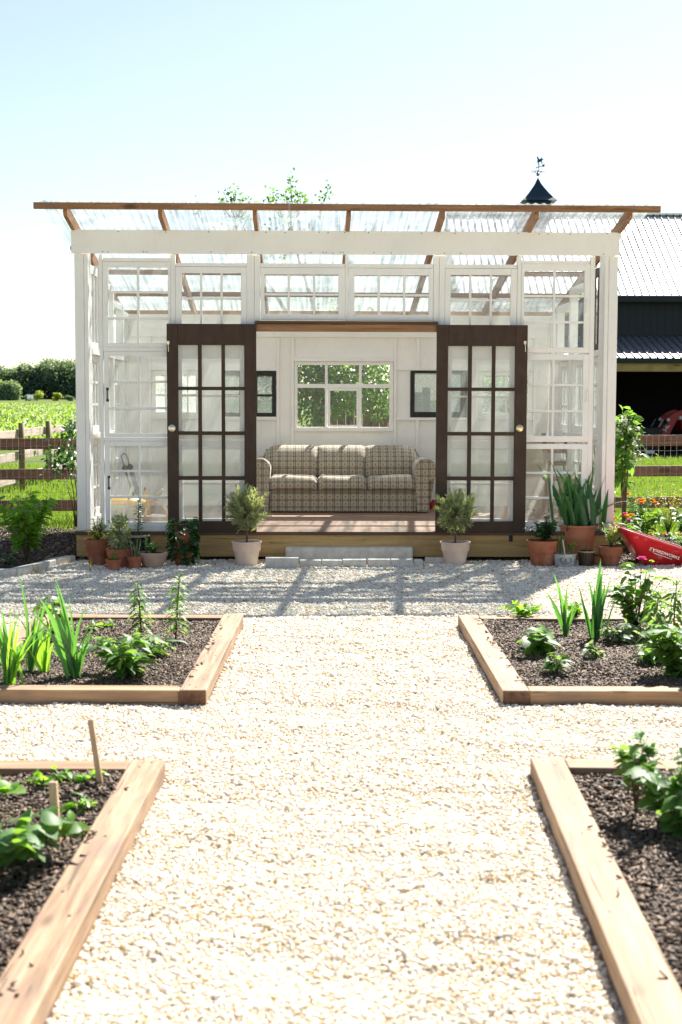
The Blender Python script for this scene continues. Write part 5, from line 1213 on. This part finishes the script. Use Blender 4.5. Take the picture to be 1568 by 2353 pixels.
cl = [(at(x, y, Yt+dy), rr, k) for x, y, dy, rr, k in ((670, 540, 0, .5, 60), (550, 540, .2, .4, 40), (735, 850, .3, .75, 560), (840, 850, -.3, .7, 520), (690, 860, 0, .6, 420), (790, 800, .6, .8, 500), (870, 900, .0, .45, 300), (720, 930, -.2, .42, 180), (780, 900, .4, .45, 240), (620, 830, .5, .7, 360))]
near_tree('leafy fruit tree behind the greenhouse with sprays above the roof', (-.9, 22.1, 0), sprays, cl, 0, 301, at(760, 900, Yt))
cl = [(at(x, y, 23+dy), rr, k) for x, y, dy, rr, k in ((1130, 880, 0, .7, 500), (1180, 900, .3, .6, 380), (1215, 870, -.2, .7, 420), (1160, 960, 0, .5, 260), (1100, 850, .6, .6, 300), (1250, 930, .3, .5, 200))]
near_tree('smaller leafy tree behind the right end of the greenhouse', (2.9, 23.1, 0), [], cl, 0, 302, at(1165, 960, 23), 'leaf')
cl = [(at(x, y, 24+dy), rr, k) for x, y, dy, rr, k in ((380, 900, 0, .6, 300), (420, 880, .3, .6, 300), (350, 940, 0, .5, 160), (440, 930, .2, .5, 200))]
near_tree('smaller leafy tree behind the left end of the greenhouse', (-2.7, 24.1, 0), [], cl, 0, 303, at(395, 960, 24), 'leaf')
SB = thing('board_screen', 'red brown board screen beyond the fence, seen through the back window', 'screen', (0.55, 27, 0))
m = MB()
for i in range(14): m.box(-1.1+i*.16, -1.1+i*.16+.15, 0, .03, .0, 1.72+.12*math.sin(i*2.1))
m.build('boards', M['board'], SB); MB().box(-1.1, 1.14, .032, .09, .5, .6).build('rail', M['board'], SB)
for lab, x0, y0, z1 in (('dark leaning post before the red brown screen, left one', -.15, 25.6, 1.9), ('dark leaning post before the red brown screen, right one', .25, 25.9, 1.85)):
    t = thing('leaning_post', lab, 'post', (x0, y0, 0), 0, 'leaning posts'); MB().tube([(0, 0, -.1), (.45, .1, z1)], .045, 8).build('pole', M['bark'], t, True)

# ------------------------------------------------------------------ barn
YB = 45.0
def bx(v, Y=YB): return (v-784)/FPX*Y
BN = thing('barn', 'dark navy barn with pale standing seam roof and open lean-to', 'barn', (0, YB, 0))
eave_z = at(1500, 668, YB).z; Yr = 4.6; ridge_z = at(1500, 503, YB+Yr).z; X0, X1 = 3.9, 24.0
wall_b = at(1500, 775, YB).z; lo_z = at(1500, 827, YB-2.9).z
m = MB(); m.box(X0, X1, .0, .12, wall_b-.2, eave_z+.05)
m.build('wall', M['navy'], BN)
m = MB(); m.box(X0, X0+.12, .125, 9.2, -.05, eave_z+.03); m.box(X1-.12, X1, .125, 9.2, -.05, eave_z+.03); m.box(X0, X1, 9.2, 9.3, -.05, eave_z); m.build('wall', M['navy'], BN)
m = MB(); m.prism([(.0, eave_z), (9.2, eave_z), (4.6, ridge_z-.05)], X0+.02, X0+.1, 'x'); m.build('gable', M['navy'], BN)
m = MB(); 
for i in range(88):
    x = X0+.1+i*.228; m.box(x, x+.02, -.012, .0, wall_b-.2, eave_z)
m.build('siding_rib', M['navy'], BN)
sl2 = (ridge_z-eave_z)/Yr
def roofz(y): return eave_z+sl2*y
m = MB()
m.prism([(-.5, roofz(-.5)+.08), (4.6, ridge_z+.08), (9.7, roofz(-.5)+.08), (9.7, roofz(-.5)+.14), (4.6, ridge_z+.14), (-.5, roofz(-.5)+.14)], X0-.3, X1+.3, 'x'); rf = m.build('roof', M['galvalume'], BN)
m = MB()
for i in range(90):
    x = X0-.28+i*.2286
    m.bar((x, -.5, roofz(-.5)+.155), (x, 4.58, ridge_z+.155), .022, .04)
m.build('roof_seam', M['seam'], rf)
MB().box(X0-.3, X1+.3, 4.5, 4.7, ridge_z+.15, ridge_z+.2).build('ridge_cap', M['galvalume'], rf)
MB().box(X0-.3, X1+.3, -.62, -.51, roofz(-.5)-.08, roofz(-.5)+.10).build('gutter', M['navy'], BN)
# lean-to
yl = -2.9; sl3 = (wall_b-.02-lo_z)/2.9
m = MB(); m.prism([(0, wall_b-.02), (yl, lo_z), (yl, lo_z+.05), (0, wall_b+.03)], X0-.3, X1+.3, 'x'); lr = m.build('lean_to_roof', M['galvalume'], BN)
m = MB()
for i in range(90):
    x = X0-.28+i*.2286; m.bar((x, -.01, wall_b+.05), (x, yl, lo_z+.07), .03, .04)
m.build('roof_seam', M['seam'], lr)
MB().box(X0-.3, X1+.3, yl-.1, yl-.005, lo_z-.10, lo_z+.06).build('gutter', M['navy'], BN)
MB().box(X0, X1, yl+.02, yl+.09, lo_z-.34, lo_z-.06).build('beam', M['pine'], BN)
for x in (X0+.1, 7.3, 11.6, 16.5, 20.5, X1-.2): MB().box(x-.08, x+.08, yl+.1, yl+.26, -.05, lo_z-.06).build('post', M['pine'], BN)
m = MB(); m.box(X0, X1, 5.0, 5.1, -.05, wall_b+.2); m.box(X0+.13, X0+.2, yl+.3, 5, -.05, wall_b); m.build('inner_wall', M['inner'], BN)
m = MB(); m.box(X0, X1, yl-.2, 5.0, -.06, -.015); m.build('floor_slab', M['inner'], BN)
# cupola and weathervane
cx_, yq = bx(1227.5, YB+Yr), Yr; sc2 = FPX/(YB+Yr)
def cz(y): return at(1227, y, YB+Yr).z
cu = MB(); cu.box(cx_-.40, cx_+.40, yq-.40, yq+.40, ridge_z-.2, cz(462)); CU = cu.build('cupola', M['navyroof'], BN)
m = MB(); tiers = [(1.16/2*1.0, cz(463)), (.30, cz(447.5)), (.205, cz(441)), (.085, cz(423.5)), (.075, cz(421)), (.003, cz(408.5))]
tiers = [(.60, cz(465)), (.47, cz(457)), (.315, cz(444)), (.20, cz(433)), (.105, cz(423)), (.09, cz(421)), (.004, cz(408))]
for h_, z in tiers: m.pts([(cx_-h_, yq-h_, z), (cx_+h_, yq-h_, z), (cx_+h_, yq+h_, z), (cx_-h_, yq+h_, z)])
for i in range(len(tiers)-1):
    for k in range(4): a, b = i*4+k, i*4+(k+1) % 4; m.f.append((a, b, b+4, a+4))
m.f.append((3, 2, 1, 0)); m.build('cupola_roof', M['navyroof'], CU)
m = MB()
for i in range(4):
    x = cx_-.42+i*.22; m.prism([(x, cz(466)), (x+.16, cz(466)), (x+.12, cz(470)), (x+.04, cz(470))], yq-.43, yq-.405, 'y')
m.build('scallop_trim', M['navyroof'], CU)
m = MB(); s_ = 1/(1/.1403*.5744/1.0) ; s_ = (.1403*.5744)/sc2   # zoomed-photo pixels to metres
vx0, vz0 = 685, 1600
def wv(x, y): return (cx_+(x-685)*s_, cz(462)+(1450-y)*s_)
def plate(pts, d=.012): m.prism([wv(*p) for p in pts], yq-d, yq+d, 'y')
m.tube([(*[wv(685, 760)[0]], yq, wv(685, 760)[1]), (wv(690, 360)[0], yq, wv(690, 360)[1])], .011, 6)
plate([(655, 205), (672, 215), (690, 250), (716, 292), (760, 275), (775, 262), (772, 235), (785, 228), (800, 262), (808, 292), (845, 296), (828, 312), (800, 318), (790, 340), (800, 385), (785, 382), (765, 360), (735, 370), (712, 382), (690, 362), (668, 370), (645, 385), (640, 378), (662, 350), (665, 290), (655, 255), (645, 290), (640, 280), (650, 240)])
for q in (((650, 380), (645, 395), (650, 420)), ((778, 380), (768, 400), (775, 415)), ((798, 380), (802, 420), (798, 460)), ((700, 375), (715, 440), (718, 490))):
    m.tube([(wv(*p)[0], yq, wv(*p)[1]) for p in q], .009, 4)
plate([(612, 530), (640, 508), (640, 520), (800, 470), (822, 440), (872, 425), (862, 455), (872, 490), (825, 505), (808, 492), (645, 536), (640, 550)])
m.tube([(wv(545, 636)[0], yq, wv(545, 636)[1]), (wv(825, 636)[0], yq, wv(825, 636)[1])], .009, 4)
for c_ in (640, 730): m.tube([(wv(c_+46*math.cos(a), 0)[0], yq, wv(0, 638+38*math.sin(a))[1]) for a in np.linspace(0, 6.283, 16)], .008, 4, False)
plate([(670, 622), (700, 622), (700, 655), (670, 655)], .03)
for c_ in (595, 778): m.ball((wv(c_, 638)[0], yq, wv(c_, 638)[1]), .025, 6, 4)
m.tube([(wv(x, y)[0], yq, wv(x, y)[1]) for x, y in ((540, 605), (515, 605), (505, 620), (520, 635), (535, 648), (528, 670), (500, 670))], .008, 4)
m.tube([(wv(x, y)[0], yq, wv(x, y)[1]) for x, y in ((828, 668), (840, 600), (872, 668), (885, 598))], .008, 4)
m.build('weathervane', M['navyroof'], CU)
MB().ball((wv(685, 715)[0], yq, wv(685, 715)[1]), .062, 14, 10).build('copper_ball', noisy('copper', (.35, .17, .13), (.45, .25, .2), 8, .4, 0, metal=.5), CU, True)

# ------------------------------------------------------------------ tractor in the lean-to
YT = 43.4
def tp(x, y, Y=YT): 
    fx, fy = 2460+x*270/1568, 1600+y*270/1568; return at(fx*.57436, fy*.57436, Y)
T0 = at(1556, 1058, YT); T0.z = 0
TR = thing('tractor', 'red tractor with a front loader parked under the barn lean-to', 'tractor', T0)
def tl(x, y, dy=0): q = tp(x, y)-T0; return (q.x, q.z)
for k, dy in enumerate((0, 1.1)):
    m = MB(); m.prism([tl(*p) for p in ((1640, 225), (1520, 240), (1400, 290), (1260, 390), (1265, 500), (1190, 620), (1090, 790), (960, 900), (740, 1040), (770, 1250), (800, 1260), (880, 1200), (1070, 1080), (1290, 790), (1370, 620), (1450, 480), (1640, 400))], dy, dy+.09, 'y'); ar = m.build('loader_arm', M['tractorred'], TR, bevel=.01)
    m = MB(Matrix.Rotation(math.pi/2, 4, 'X'))
    for p in ((1245, 462), (1535, 415), (838, 1195)): q = tl(*p); m.lathe([(.0001, -dy+.02), (.05, -dy+.02), (.06, -dy)], 10, (q[0], q[1], 0))
    m.build('pin', M['galv'], ar)
    a, b = tl(1225, 470), tl(960, 760); m = MB(); m.tube([(a[0], dy+.15, a[1]), (b[0], dy+.15, b[1])], .05, 10); m.build('hydraulic_cylinder', M['black'], TR, True)
    m = MB(); a, b = tl(1135, 450), tl(960, 740); m.tube([(a[0], dy-.02, a[1]), (b[0], dy-.02, b[1])], .012, 6); m.build('hose', M['galv'], TR, True)
q = tl(1185, 755); text_mesh('54L', .17, 'lettering', M['whitedecal'], TR, Matrix.Translation((q[0], -.004, q[1])) @ Matrix.Rotation(R_(58), 4, 'Y').inverted() @ Matrix.Rotation(math.pi/2, 4, 'X'))
a = tl(560, 1250); b = tl(900, 1420); MB().prism([(a[0]-.3, .12), (a[0]+.05, .75), (b[0]+.1, .78), (b[0]+.25, .4), (b[0], .10)], -.2, 1.4, 'y').build('bucket', M['black'], TR, bevel=.02)
MB().prism([(.2, .65), (2.6, .62), (2.6, 1.45), (1.6, 1.5), (.35, 1.28), (.15, 1.0)], .3, .95, 'y').build('hood', M['tractorred'], TR, bevel=.05)
for x, y, rr, w_ in ((.9, -.05, .42, .28), (.9, 1.05, .42, .28), (2.9, -.2, .68, .4), (2.9, 1.1, .68, .4)):
    m = MB(Matrix.Translation((x, y, rr-.02)) @ Matrix.Rotation(-math.pi/2, 4, 'X')); m.lathe([(rr*.55, 0), (rr*.85, -.02), (rr, .03), (rr, w_-.03), (rr*.85, w_+.02), (rr*.55, w_)], 28); wh_ = m.build('wheel', M['black'], TR, True)
    m = MB(Matrix.Translation((x, y, rr-.02)) @ Matrix.Rotation(-math.pi/2, 4, 'X')); m.lathe([(.0001, .03), (rr*.2, .0), (rr*.5, .06), (rr*.56, .0)], 24); m.build('rim', M['tractorred'], wh_, True)
m = MB(); m.tube([(2.5, .3, 1.4), (2.45, .3, 2.3), (2.45, .95, 2.3), (2.5, .95, 1.4)], .035, 8); m.build('roll_bar', M['black'], TR, True)
a = tl(690, 1165); b = tl(730, 1330)
MB().box(a[0]-.03, a[0]+.26, -.25, -.235, b[1], a[1]).build('paper_tag', M['whitedecal'], TR)
